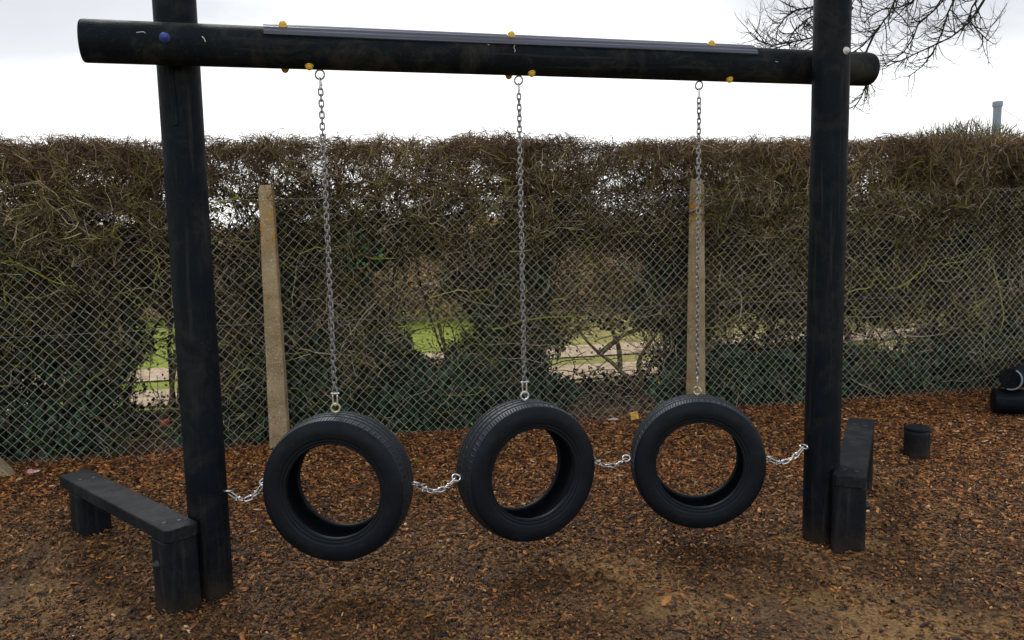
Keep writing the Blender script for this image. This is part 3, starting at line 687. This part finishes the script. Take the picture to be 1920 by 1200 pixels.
def so2w(P):
    out = np.empty_like(P); q_ = fpt(P[..., 0], P[..., 1], 0.0); out[..., :2] = q_[..., :2]; out[..., 2] = P[..., 2]; return out
hedge = empty('hedge', tuple(fpt(2.0, 0.55, 0.0)), 0, label='clipped leafless hawthorn hedge behind the fence with gaps low down', cat='hedge')
def twig_tint(P):
    n = len(P); z = P[:, 0, 2]; top = np.clip((z - 1.6) / 0.6, 0, 1) * rng.uniform(.1, 1, n)
    patch = np.clip(0.5 + 0.5 * np.sin(2.1 * P[:, 0, 0] + 1.7 * np.sin(2.9 * z)), 0, 1)
    brown = np.array((0.12, 0.088, 0.045)); grey = np.array((0.42, 0.37, 0.26)); red = np.array((0.23, 0.105, 0.07)); olive = np.array((0.22, 0.20, 0.04)); dark = np.array((0.035, 0.026, 0.015))
    u = rng.uniform(0, 1, n)[:, None]
    c_ = np.where(u < .35, brown, np.where(u < .52, grey, np.where(u < .80, dark, olive)))
    c_ = c_ * (1 - top[:, None] * .65) + red * top[:, None] * .65
    c_ = c_ * (0.8 + 0.35 * patch[:, None])
    return c_ * rng.uniform(.5, 1.5, (n, 1))
def put_twigs(name, P, rad0, rad1, tint, sides=3, keep=None):
    if keep is not None: P = P[keep]; tint = tint[keep]
    K_ = P.shape[1]; n = len(P)
    r0 = rng.uniform(*rad0, (n, 1)); r1 = rng.uniform(*rad1, (n, 1)); f = np.linspace(0, 1, K_)[None]
    V, F, idx = tubes(so2w(P), r0 * (1 - f) + r1 * f, sides)
    return tag(local_world(mesh_np(name, V, F, M['twig'], tint[idx]), hedge, name), kind='stuff')
# stems
n = 120; s = np.sort(rng.uniform(HS0, HS1, n)); st_ = np.stack([s, rng.uniform(.35, .8, n), np.full(n, -.03)], 1)
P = walk(n, st_, np.stack([rng.normal(0, .45, n), rng.normal(0, .15, n), np.ones(n)], 1), rng.uniform(1.3, 2.1, n), 16, .13, .05)
put_twigs('stems', P, (0.010, 0.026), (0.003, 0.006), np.array([(0.09, .075, .05)]) * rng.uniform(.5, 1.4, (n, 1)) * np.ones((1, 3)), 7, keep=openness(P[:, 0, 0], P[:, 5, 2]) < .5)
# hand-placed leaning stems in the big gap
E_ = [[(2.95, .5, -.02), (2.86, .5, .22), (2.72, .48, .36), (2.55, .45, .48), (2.38, .42, .66), (2.3, .42, .9)], [(2.95, .5, .1), (2.92, .55, .34), (3.0, .55, .5), (3.12, .5, .75), (3.15, .5, 1.0)],
      [(2.74, .48, .34), (2.72, .5, .55), (2.66, .5, .8), (2.7, .5, 1.1)], [(2.55, .45, .48), (2.75, .45, .62), (2.95, .45, .7), (3.2, .4, .95)], [(-.95, .5, 0), (-.8, .5, .3), (-.72, .45, .7), (-.9, .5, 1.2)], [(1.2, .5, 0), (1.3, .5, .5), (1.22, .5, .9), (1.4, .5, 1.4)]]
for e_ in E_:
    e_ = np.array(e_); u = np.linspace(0, len(e_) - 1, 22); q_ = np.stack([np.interp(u, np.arange(len(e_)), e_[:, j]) for j in range(3)], 1)
    q_ += 0.012 * np.sin(u[:, None] * np.array([3.1, 4.3, 2.2])); V, F, _ = tubes(so2w(q_)[None], np.linspace(.024, .007, 22)[None], 8)
    local_world(mesh_np('leaning_stem', V, F, M['stem'], smooth=True), hedge, 'leaning_stem')
# branches
def clump(P):
    s_, z_, o_ = P[..., 0], P[..., 2], P[..., 1]
    return (np.sin(4.1 * s_ + 1.7 * np.sin(3.3 * z_) + 2 * o_) * np.sin(5.3 * z_ + 1.9 * np.sin(2.7 * s_) + 3 * o_) + .6 * np.sin(11 * s_ + 3 * np.sin(7 * z_)) * np.sin(12.3 * z_ + 2 * np.sin(8 * s_))) / 1.6
n = 16500; s = rng.uniform(HS0, HS1, n); uu = rng.uniform(0, 1, n); z = np.where(uu < .48, rng.uniform(.05, 1.95, n), np.where(uu < .80, rng.uniform(1.4, 2.05, n), rng.uniform(.3, 1.0, n))); o = rng.uniform(HO0, HO1, n)
P = walk(n, np.stack([s, o, z], 1), np.stack([rng.normal(0, 1, n), rng.normal(0, .35, n), rng.normal(.4, .6, n)], 1), rng.uniform(.35, .95, n), 9, .30)
P[..., 1] = np.clip(P[..., 1], .09, HO1); P[..., 2] = np.minimum(P[..., 2], HT(P[..., 0]) - .04)
op = openness(P[..., 0], P[..., 2]).max(1); kb = rng.uniform(0, 1, n) > op * .95; P = P[kb]; BR_ = P
put_twigs('branches', P, (.0028, .0062), (.0016, .0030), twig_tint(P), 4)
# olive lichen-covered branches on the near face
n = 150; s = rng.uniform(-3, 8, n); z = rng.uniform(.5, 1.95, n)
Q = walk(n, np.stack([s, rng.uniform(.08, .25, n), z], 1), np.stack([rng.normal(0, 1.2, n), rng.normal(0, .1, n), rng.normal(.3, .5, n)], 1), rng.uniform(.25, .75, n), 10, .3); Q[..., 1] = np.clip(Q[..., 1], .05, .4)
put_twigs('lichen_branches', Q, (.004, .0062), (.002, .003), np.array([[.36, .38, .07]]) * rng.uniform(.5, 1.2, (n, 1)), 5, keep=Q[..., 2].max(1) < 2.1)
# fine twigs grow from the branches
n = 420000; bi = rng.integers(0, len(BR_), n); bj = rng.integers(1, 8, n)
st0 = BR_[bi, bj]; dr0 = BR_[bi, bj + 1] - BR_[bi, bj - 1]; dr0 /= np.linalg.norm(dr0, axis=1, keepdims=True) + 1e-9
P = walk(n, st0, dr0 + rng.normal(0, .75, (n, 3)) + np.array([0, -.08, .18]), rng.uniform(.06, .24, n), 4, .36)
lim = HT(P[..., 0]) + np.abs(rng.normal(0, .03, (n, 1))); P[..., 2] = np.minimum(P[..., 2], lim)
P[..., 1] = np.clip(P[..., 1] - .22 * np.clip((P[..., 2] + .25 * np.clip(-P[..., 0] - .3, 0, 1) - 1.25) / .45, 0, 1), .085 - .17 * np.clip((P[..., 2] + .35 * np.clip(-P[..., 0] - .3, 0, 1) - 1.05) / .4, 0, 1), HO1 + .1); P[..., 2] = np.maximum(P[..., 2], .01)
op = openness(P[:, ::2, 0], P[:, ::2, 2]).max(1); cl = clump(P[:, 0])
fr = np.clip(1 - P[:, 0, 1] / .45, 0, 1)
put_twigs('twigs', P, (.0017, .0033), (.0010, .0018), twig_tint(P), 3, keep=(rng.uniform(0, 1, n) > op) & (rng.uniform(-.55, .5, n) < cl + .35 * (1 - fr) + .55 * np.clip((P[:, 0, 2] - 1.3) / .3, 0, 1)))
# dense crown of short red-brown shoots at the clipped top
n = 36000; s = rng.uniform(HS0, HS1, n); o = rng.uniform(HO0 - .08, HO1, n); z = HT(s) - np.abs(rng.normal(.02, .14, n))
P = walk(n, np.stack([s, o, z], 1), np.stack([rng.normal(0, .8, n), rng.normal(0, .6, n), rng.normal(.5, .5, n)], 1), rng.uniform(.04, .13, n), 4, .35)
P[..., 2] = np.minimum(P[..., 2], HT(P[..., 0]) + np.abs(rng.normal(0, .025, (n, 1))))
op = openness(s, z)
put_twigs('top_shoots', P, (.0014, .0024), (.0009, .0014), twig_tint(P), 3, keep=rng.uniform(0, 1, n) > op * .8)
# sparse small leaves: young lime leaves by the gaps, brown dead leaves caught in the twigs
def leaves_on(name, n, s, o, z, size, pal, parent, mat, pw=None, face=0.9):
    p = fpt(s, o, 0.0); p[:, 2] = z; sc = rng.uniform(*size, (n, 1)) * np.array([[1.25, 1, 1]])
    Rm = rand_rot(n)
    if face:    # blend towards facing the camera side / upwards
        nrm = np.stack([rng.normal(0, .5, n), -rng.uniform(.4, 1.2, n), rng.uniform(-.1, 1.1, n)], 1); nrm /= np.linalg.norm(nrm, axis=1, keepdims=True)
        a_ = rng.normal(size=(n, 3)); xx = np.cross(a_, nrm); xx /= np.linalg.norm(xx, axis=1, keepdims=True); yy = np.cross(nrm, xx); Rm = np.stack([xx, yy, nrm], 2)
    V, F, idx = scatter(LEAF, LEAFF, p, Rm, sc)
    pal = np.array(pal); colr = pal[rng.choice(len(pal), n, p=pw)] * rng.uniform(.7, 1.3, (n, 1))
    me = mesh_np(name, V, F, mat, colr[idx])
    return tag(local_world(me, parent, name), kind='stuff')
n = 900; s = np.concatenate([rng.normal(1.35, .35, 220), rng.normal(-.8, .25, 170), rng.uniform(-3, 8, n - 390)]); z = np.concatenate([rng.normal(.8, .12, 220), rng.normal(.75, .25, 170), np.abs(rng.normal(.5, .7, n - 390))]); o = rng.uniform(0.12, .6, n)
z = np.clip(z, .05, 2.0); s[-16:] = .56 + rng.normal(0, .03, 16); z[-16:] = .60 + rng.normal(0, .045, 16); o[-16:] = .13
leaves_on('young_leaves', n, s, o, z, (.014, .03), [(.25, .34, .03), (.34, .42, .05), (.16, .22, .03)], hedge, M['dead'])
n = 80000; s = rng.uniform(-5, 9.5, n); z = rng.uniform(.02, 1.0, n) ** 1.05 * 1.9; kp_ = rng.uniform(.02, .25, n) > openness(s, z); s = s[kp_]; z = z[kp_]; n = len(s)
leaves_on('dark_fill_leaves', n, s, rng.uniform(.45, 1.05, n), z, (.02, .04), [(.03, .02, .012), (.045, .03, .018), (.014, .022, .010)], hedge, M['dead'])  # near-black leaves added deep inside to paint in the hedge's interior shade
n = 5200; s = rng.uniform(-4, 8.5, n); z = rng.uniform(.05, 2.05, n); leaves_on('dead_leaves', n, s, rng.uniform(.12, .9, n), z, (.012, .026), [(.12, .06, .03), (.2, .11, .06), (.07, .04, .02)], hedge, M['dead'])

# ---------------------------------------------------------------- ivy
IVL = np.array([(0, -.42, 0), (.26, -.5, .03), (.48, -.12, .05), (.27, .02, .02), (.30, .22, .05), (0, .6, .0), (-.30, .22, .05), (-.27, .02, .02), (-.48, -.12, .05), (-.26, -.5, .03), (0, -.08, -.03)])
IVF = np.array([(10, i_, i_ + 1) for i_ in range(9)] + [(10, 9, 0)])
def ivy(lab, blobs, n, pal, size=(.026, .05), nst=8):
    s_c = np.mean([b_[0] for b_ in blobs]); r = empty('ivy', tuple(fpt(s_c, .3, 0.0)), 0, label=lab, cat='ivy', group='ivy climbing through the hedge')
    w_ = np.array([b_[2] * b_[3] for b_ in blobs]); bi = rng.choice(len(blobs), n, p=w_ / w_.sum()); B_ = np.array(blobs)[bi]
    a_ = rng.uniform(0, 2 * np.pi, n); q_ = rng.uniform(0, 1, n) ** .6
    s = B_[:, 0] + np.cos(a_) * q_ * B_[:, 2]; z = B_[:, 1] + np.sin(a_) * q_ * B_[:, 3]
    s += .05 * np.sin(9 * z + 3 * s); o = B_[:, 4] + .10 + np.abs(rng.normal(0, .17, n)); z = np.maximum(z, .015)
    kp = openness(s, z) < rng.uniform(.1, .75, n); s, z, o = s[kp], z[kp], o[kp]; n = len(s)
    p = fpt(s, o, 0.0); p[:, 2] = z
    nrm = np.stack([rng.normal(0, .45, n), -rng.uniform(.3, 1.1, n), rng.uniform(-.1, 1.0, n)], 1); nrm /= np.linalg.norm(nrm, axis=1, keepdims=True)
    t0 = np.stack([rng.normal(0, .5, n), np.zeros(n), -np.ones(n)], 1); xx = np.cross(t0, nrm); xx /= np.linalg.norm(xx, axis=1, keepdims=True); yy = np.cross(nrm, xx); Rm = np.stack([xx, yy, nrm], 2)
    V, F, idx = scatter(IVL, IVF, p, Rm, rng.uniform(*size, (n, 1)) * np.ones((1, 3)))
    pal = np.array(pal); colr = pal[rng.integers(0, len(pal), n)] * rng.uniform(.6, 1.35, (n, 1))
    local_world(mesh_np('leaves', V, F, M['leaf'], colr[idx]), r, 'leaves')
    # woody climbing stems
    st2 = np.stack([s_c + rng.normal(0, max(b_[2] for b_ in blobs) * .6, nst), rng.uniform(.2, .45, nst), np.zeros(nst)], 1)
    P = walk(nst, st2, np.stack([rng.normal(0, .4, nst), rng.normal(0, .1, nst), np.ones(nst)], 1), rng.uniform(.6, 1.3, nst), 12, .2)
    P[..., 1] = np.clip(P[..., 1], .16, .8)
    V, F, idx = tubes(so2w(P), np.linspace(.008, .003, 12)[None] * np.ones((nst, 1)), 5)
    tag(local_world(mesh_np('stems', V, F, M['branch']), r, 'stems'), kind='stuff' if nst > 1 else None)
DK = [(.012, .034, .010), (.022, .056, .016), (.04, .095, .03), (.008, .02, .006)]
MD = [(.03, .085, .03), (.045, .12, .035), (.02, .06, .025)]
# (s, z, rs, rz, offset)
ivy('dark green ivy mass low down between the left post and the middle chain', [(.85, .32, .75, .42, .03), (.15, .35, .45, .5, .03), (1.5, .25, .55, .3, .05), (.0, .9, .3, .5, .2)], 8200, DK)
ivy('very dark ivy filling the hedge foot at the far left', [(-2.6, .45, .8, .55, .08), (-1.75, .2, .5, .26, .05), (-1.7, .85, .5, .35, .25), (-3.6, .8, .9, .8, .2), (-.45, .15, .3, .2, .1), (-.55, .62, .16, .14, .15), (-1.5, .55, .45, .3, .15), (-1.35, 1.0, .5, .3, .3), (-1.3, .2, .3, .25, .1)], 17000, DK)
ivy('fresh green ivy high up at the left edge of the hedge', [(-2.1, 1.72, .32, .28, -.02), (-2.8, 1.6, .6, .4, .02), (-1.75, 1.5, .3, .25, .0)], 3200, MD)
ivy('small bright green ivy sprig beside the left hanging chain', [(.62, 1.42, .14, .15, -.12), (.48, 1.34, .09, .1, -.1)], 70, [(.03, .12, .03), (.06, .20, .05), (.02, .06, .02)], size=(.018, .034), nst=1)
ivy('dark ivy behind the middle chain in the hedge', [(1.95, 1.2, .3, .6, .3), (2.0, .35, .35, .35, .15), (1.75, .75, .25, .4, .2), (.35, 1.2, .4, .35, .2), (3.1, .95, .3, .35, .3)], 7000, DK)
ivy('dark green ivy low down behind the right tyre', [(3.65, .22, .7, .3, .05), (3.3, .6, .2, .3, .2), (4.5, .25, .5, .28, .1)], 4800, DK, nst=9)
ivy('dark ivy along the hedge foot beyond the right post', [(5.7, .2, 1.1, .28, .1), (7.4, .4, 1.2, .5, .15), (5.1, 1.0, .6, .4, .35), (6.3, 1.2, .7, .4, .35)], 9500, DK)

# ---------------------------------------------------------------- trees and pole beyond
def grow(P0, d0, L, r, depth, out, droop, kids=(3, 5), spread=.75):
    n = 7; pts = [np.array(P0, float)]; d = np.array(d0, float); d /= np.linalg.norm(d)
    for k_ in range(n):
        d = d + rng.normal(0, .17, 3) + np.array([0, 0, droop]); d /= np.linalg.norm(d); pts.append(pts[-1] + d * L / n)
    out.append((np.array(pts), r))
    if depth > 0:
        for _ in range(rng.integers(*kids)):
            k_ = rng.integers(2, n + 1); b_ = pts[k_]; dd_ = pts[k_] - pts[k_ - 1]; dd_ = dd_ / np.linalg.norm(dd_) + rng.normal(0, spread, 3) * np.array([1, .8, .7])
            grow(b_, dd_, L * rng.uniform(.4, .65), r * (1 - .55 * k_ / n) * .6, depth - 1, out, droop + (.05 if depth < 3 else 0), kids, spread)
def tubes_of(out, sides=5):
    P = np.stack([o_[0] for o_ in out]); r = np.array([o_[1] for o_ in out]); K_ = P.shape[1]
    f = np.linspace(0, 1, K_)[None]; V, F, _ = tubes(P, r[:, None] * (1 - .6 * f), sides); return V, F
def spl(pts, K_=8):
    pts = np.array(pts, float); u = np.linspace(0, len(pts) - 1, K_)
    i0 = np.clip(np.floor(u).astype(int), 0, len(pts) - 2); f = u - i0
    pm = pts[np.maximum(i0 - 1, 0)]; pa = pts[i0]; pb = pts[i0 + 1]; pn = pts[np.minimum(i0 + 2, len(pts) - 1)]; f = f[:, None]
    return .5 * (2 * pa + (pb - pm) * f + (2 * pm - 5 * pa + 4 * pb - pn) * f ** 2 + (3 * pa - pm - 3 * pb + pn) * f ** 3)
tree = empty('overhanging_tree', (7.4, 9.6, 0), 0, label='bare tree overhanging from above with drooping twiggy branches behind the right post', cat='tree')
trunk = tube_path([(7.4, 9.6, -.1), (7.42, 9.6, .8), (7.3, 9.55, 1.8), (7.15, 9.5, 3.0), (6.9, 9.4, 4.2), (6.5, 9.3, 5.2)], [.26, .21, .19, .17, .14, .10], 20)
me = mesh_py('trunk', *trunk, M['branch'], True); local_world(me, tree, 'trunk')
limbs = [[(7.15, 9.5, 3.3), (6.2, 9.2, 4.4), (5.2, 9.1, 4.7), (4.2, 9.0, 4.75), (3.4, 8.9, 4.5)], [(6.9, 9.4, 4.2), (6.0, 9.0, 4.9), (5.0, 8.8, 5.0), (4.6, 8.8, 4.8)], [(6.5, 9.3, 5.2), (5.4, 9.3, 5.8), (4.0, 9.3, 5.6), (3.0, 9.2, 4.9)],
         [(6.9, 9.4, 4.4), (7.6, 9.7, 5.6), (8.4, 9.9, 6.2)], [(6.5, 9.3, 5.2), (6.6, 9.2, 6.2), (6.3, 9.1, 7.0)]]
out = []
for l_ in limbs: out.append((spl(l_), .065))
prim = [[(4.3, 9.0, 4.7), (4.19, 9, 4.12), (4.04, 9, 3.7), (3.88, 9, 3.48), (3.66, 9, 3.27), (3.43, 9, 3.22)],
 [(4.2, 9.1, 4.7), (3.97, 9.1, 4.13), (3.64, 9.1, 3.87), (3.31, 9.1, 3.71), (3.09, 9.1, 3.58), (2.98, 9, 3.39), (2.76, 9, 3.32)],
 [(5.3, 9.0, 4.7), (5.19, 9, 4.21), (4.99, 9, 3.73), (4.77, 9, 3.47), (4.55, 9, 3.36), (4.22, 9, 3.21), (4.0, 9, 3.13)],
 [(5.3, 9.2, 4.8), (5.19, 9.2, 4.1), (5.01, 9.2, 3.79), (4.98, 9.2, 3.62), (5.06, 9.1, 3.46), (5.13, 9.1, 3.39)],
 [(3.88, 9, 3.48), (3.8, 9, 3.3), (3.77, 9, 3.21), (3.81, 9, 2.94), (3.67, 9, 2.69)],
 [(4.8, 8.8, 4.9), (4.64, 8.8, 4.11), (4.43, 8.8, 3.69), (4.21, 8.8, 3.48), (4.16, 8.8, 3.29), (3.89, 8.8, 3.1)],
 [(3.6, 9.0, 4.5), (3.63, 9, 4.13), (3.25, 9, 3.77), (3.03, 9, 3.72), (2.88, 9, 3.59), (2.84, 9, 3.45)],
 [(3.66, 9.05, 3.75), (3.43, 9, 3.49), (3.09, 9, 3.42), (2.76, 9, 3.37), (2.57, 9, 3.51)],
 [(4.9, 9.1, 4.9), (4.86, 9.1, 4.11), (4.71, 9.1, 3.74), (4.63, 9.1, 3.47), (4.5, 9.1, 3.2), (4.3, 9.1, 3.04)],
 [(4.6, 8.9, 4.7), (4.45, 9.2, 4.0), (4.3, 9.2, 3.8), (4.0, 9.2, 3.75), (3.8, 9.1, 3.6)], [(3.9, 9.0, 4.5), (3.8, 9.3, 4.0), (3.5, 9.3, 3.75), (3.35, 9.2, 3.5), (3.4, 9.2, 3.35)]]
twg = []
for p_ in prim:
    sp = spl(p_); out.append((sp, .0125))
    dense = spl(p_, 40)
    for k_ in range(10, 40, 1):
        if rng.uniform() < .95:
            dd_ = dense[min(k_ + 1, 39)] - dense[k_ - 1]; dd_ = dd_ / np.linalg.norm(dd_) + rng.normal(0, .7, 3)
            grow(dense[k_], dd_, rng.uniform(.14, .42), .0082 * (1 - .5 * k_ / 40), 2 if rng.uniform() < .75 else 1, twg, .07, (2, 5), .75)
twg = [t_ for t_ in twg if t_[0][:, 2].min() > 2.62 and t_[0][:, 0].max() < 5.3 and t_[0][:, 0].min() > 2.4]
V, F = tubes_of(out, 8); local_world(mesh_np('limbs', V, F, M['branch'], smooth=True), tree, 'limbs')
V, F = tubes_of(twg, 4); local_world(mesh_np('crown', V, F, M['branch']), tree, 'crown')

bush = empty('round_tree', (6.05, 11.0, 0), 0, label='rounded pollarded treetop showing above the hedge at the right', cat='tree')
me = mesh_py('trunk', *tube_path([(6.05, 11, -.1), (6.0, 11, .8), (6.05, 11, 1.5)], [.14, .11, .09], 14), M['branch'], True); local_world(me, bush, 'trunk')
n = 9000; th = rng.uniform(0, 2 * np.pi, n); ph_ = np.arccos(rng.uniform(-.1, 1, n))
D = np.stack([np.sin(ph_) * np.cos(th), np.sin(ph_) * np.sin(th), np.cos(ph_)], 1)
rad = rng.uniform(.35, .92, n)[:, None]; st_ = np.array([[5.95, 11, 1.93]]) + D * rad * np.array([[1.12, 1.0, .84]])
P = walk(n, st_, D + np.array([[0, 0, .25]]), rng.uniform(.07, .2, n), 5, .3)
u = rng.uniform(0, 1, (n, 1)); tn = np.where(u < .45, np.array([[.15, .14, .06]]), np.where(u < .7, np.array([[.30, .28, .14]]), np.array([[.08, .07, .045]]))) * rng.uniform(.6, 1.4, (n, 1))
V, F, idx = tubes(P, np.linspace(.0045, .0022, 5)[None] * np.ones((n, 1)), 3); local_world(mesh_np('crown', V, F, M['twig'], tn[idx]), bush, 'crown')

far = empty('far_hedgerow', (1.0, 14.6, 0), 0, label='low tawny scrub line beyond the track, glimpsed through the hedge gaps', cat='hedgerow')
n = 26000; st_ = np.stack([rng.uniform(-12, 14, n), 14.6 + rng.normal(0, .45, n), rng.uniform(0, 1, n) ** 1.2 * 1.15], 1); st_[:, 1] += .6 * np.sin(st_[:, 0] * .9)
P = walk(n, st_, np.stack([rng.normal(0, .7, n), rng.normal(0, .4, n), rng.uniform(.2, 1, n)], 1), rng.uniform(.15, .45, n), 4, .3)
u = rng.uniform(0, 1, (n, 1)); tn = np.where(u < .4, np.array([[.34, .20, .10]]), np.where(u < .7, np.array([[.46, .34, .20]]), np.array([[.16, .11, .06]]))) * rng.uniform(.6, 1.4, (n, 1))
V, F, idx = tubes(P, np.linspace(.012, .005, 4)[None] * np.ones((n, 1)), 3); tag(local_world(mesh_np('scrub', V, F, M['twig'], tn[idx]), far, 'scrub'), kind='stuff')

pole = empty('metal_pole', (7.52, 13.0, 0), 0, label='blue-grey metal pole with a cap rising behind the hedge at the right', cat='pole')
obj('shaft', mesh_py('shaft', *cyl_profile([(.066, -.1), (.064, 1.5), (.062, 3.2)], 8), M['pole'], False), pole, T((7.52, 13, 0)))
obj('cap', mesh_py('cap', *cyl_profile([(.074, 3.18), (.076, 3.2), (.076, 3.25), (.068, 3.262)], 8), M['pole'], False), pole, T((7.52, 13, 0)))
ss = np.linspace(0, 1, 20); P = np.stack([7.6 + ss * 5.5, 13 + ss * 5, 3.15 - ss * .55 - .5 * ss * (1 - ss)], 1)
V, F, _ = tubes(P[None], np.full((1, 20), .004), 5); local_world(mesh_np('stay_wire', V, F, M['chain']), pole, 'stay_wire')

# ---------------------------------------------------------------- small litter and single leaves
def flat_mat(n_, c_): return noise_mat(n_, [(0.3, tuple(x * .75 for x in c_)), (0.7, c_)], 40, .6, .3, 0, .2, 80)
def crumple(name, loc, size, mat, lab, cat, rz=0.0, seed=1, group=None):
    r_ = random.Random(seed); V = []; n_ = 6
    for i_ in range(n_ + 1):
        for j_ in range(n_ + 1): V.append(((i_ / n_ - .5) * size[0], (j_ / n_ - .5) * size[1], size[2] * (.3 + r_.random() * .7) * (1 - .6 * abs(i_ / n_ - .5))))
    F = []
    for i_ in range(n_):
        for j_ in range(n_): a = i_ * (n_ + 1) + j_; F.append((a, a + n_ + 1, a + n_ + 2, a + 1))
    o = obj(name, mesh_py(name, V, F, mat), None, T(loc) @ Matrix.Rotation(rz, 4, 'Z'))
    sm = o.modifiers.new('s', 'SOLIDIFY'); sm.thickness = .0015
    return tag(o, lab, cat, group)
def single_leaf(x, y, L, col_, lab, rz, seed, tilt=.2):
    out_ = [(0, -.5), (.10, -.42), (.26, -.36), (.22, -.22), (.40, -.10), (.30, .02), (.36, .20), (.18, .26), (.12, .42), (0, .56)]
    out_ = out_ + [(-a_, b_) for a_, b_ in out_[-2:0:-1]]
    V = [(a_ * L, b_ * L, .10 * L * math.sin(b_ * 5 + a_ * 3) + .25 * L * abs(a_)) for a_, b_ in out_] + [(0, 0, 0)] + [(0, -.8 * L, .03 * L), (.02 * L, -.8 * L, .03 * L), (.02 * L, -.45 * L, .02 * L)]
    k_ = len(out_); F = [(k_, i_, (i_ + 1) % k_) for i_ in range(k_)] + [(0, k_ + 1, k_ + 2, k_ + 3)]
    o = obj('leaf', mesh_py('leaf', V, F, flat_mat('leaf_%d' % seed, col_)), None, T((x, y, float(hfun(np.float64(x), np.float64(y))) + .018)) @ Matrix.Rotation(rz, 4, 'Z') @ Matrix.Rotation(tilt, 4, 'X'))
    sm = o.modifiers.new('s', 'SOLIDIFY'); sm.thickness = .0008
    return tag(o, lab, 'leaf')
hz = lambda x, y: float(hfun(np.float64(x), np.float64(y)))
single_leaf(.615, 3.27, .055, (.50, .22, .05), 'curled orange-brown leaf on the bark in the foreground', R(-60), 1, .35)
single_leaf(-.648, 5.33, .045, (.42, .62, .05), 'small lime green leaf on the bark beside the left tyre', R(200), 2, .7)
single_leaf(-1.62, 3.62, .05, (.36, .16, .04), 'orange-brown leaf on the bark under the left bench', R(70), 3)
single_leaf(.95, 3.22, .035, (.42, .24, .10), 'pale tan leaf lying on the bark below the right tyre', R(100), 4)
single_leaf(-2.05, 5.0, .085, (.22, .09, .04), 'large rusty leaf lying behind the left bench', R(80), 5)
crumple('yellow_wrapper', (.925, 6.28, .07), (.075, .06, .03), flat_mat('yellow_card', (.75, .50, .12)), 'crumpled yellow wrapper leaning at the fence foot beside the right tyre', 'litter', R(30), 3).rotation_euler.x = R(65)
crumple('white_wrapper', (.77, 6.30, .03), (.09, .03, .025), flat_mat('white_scrap', (.6, .6, .6)), 'small white scrap of litter at the fence foot', 'litter', R(10), 5)
crumple('orange_scrap', (-2.56, 5.95, .17), (.07, .055, .02), flat_mat('orange_scrap', (.55, .13, .05)), 'orange-red scrap behind the mesh left of the left post', 'litter', R(20), 6).rotation_euler.x = R(70)
crumple('pink_wrapper', (-3.12, 5.22, .03), (.07, .05, .03), noise_mat('pink_scrap', [(0.42, (.6, .12, .2)), (0.55, (.7, .66, .62))], 45, .6, .3, 0, .2, 80), 'pink and white sweet wrapper on the ground at the left edge', 'litter', R(50), 7)
def pebble(x, y, r, c_, lab, seed):
    r_ = random.Random(seed); V, F = cyl_profile([(r * .35, -.5 * r), (r * .9, -.25 * r), (r, .1 * r), (r * .75, .45 * r), (r * .3, .62 * r)], 10, .06)
    V = [(a_ * (1 + .2 * r_.random()), b_ * .75, c__) for a_, b_, c__ in V]
    return tag(obj('pebble', mesh_py('pebble', V, F, flat_mat('pebble_%d' % seed, c_), True), None, T((x, y, hz(x, y) + .012)) @ Matrix.Rotation(seed, 4, 'Z')), lab, 'pebble')
pebble(.768, 3.767, .008, (.7, .7, .7), 'tiny white pebble on the bark below the right tyre', 1)
pebble(2.66, 5.08, .012, (.65, .62, .58), 'small pale pebble at the foot of the black stump', 2)
pebble(4.0, 6.0, .012, (.6, .58, .52), 'small pale pebble in front of the log stack', 3)
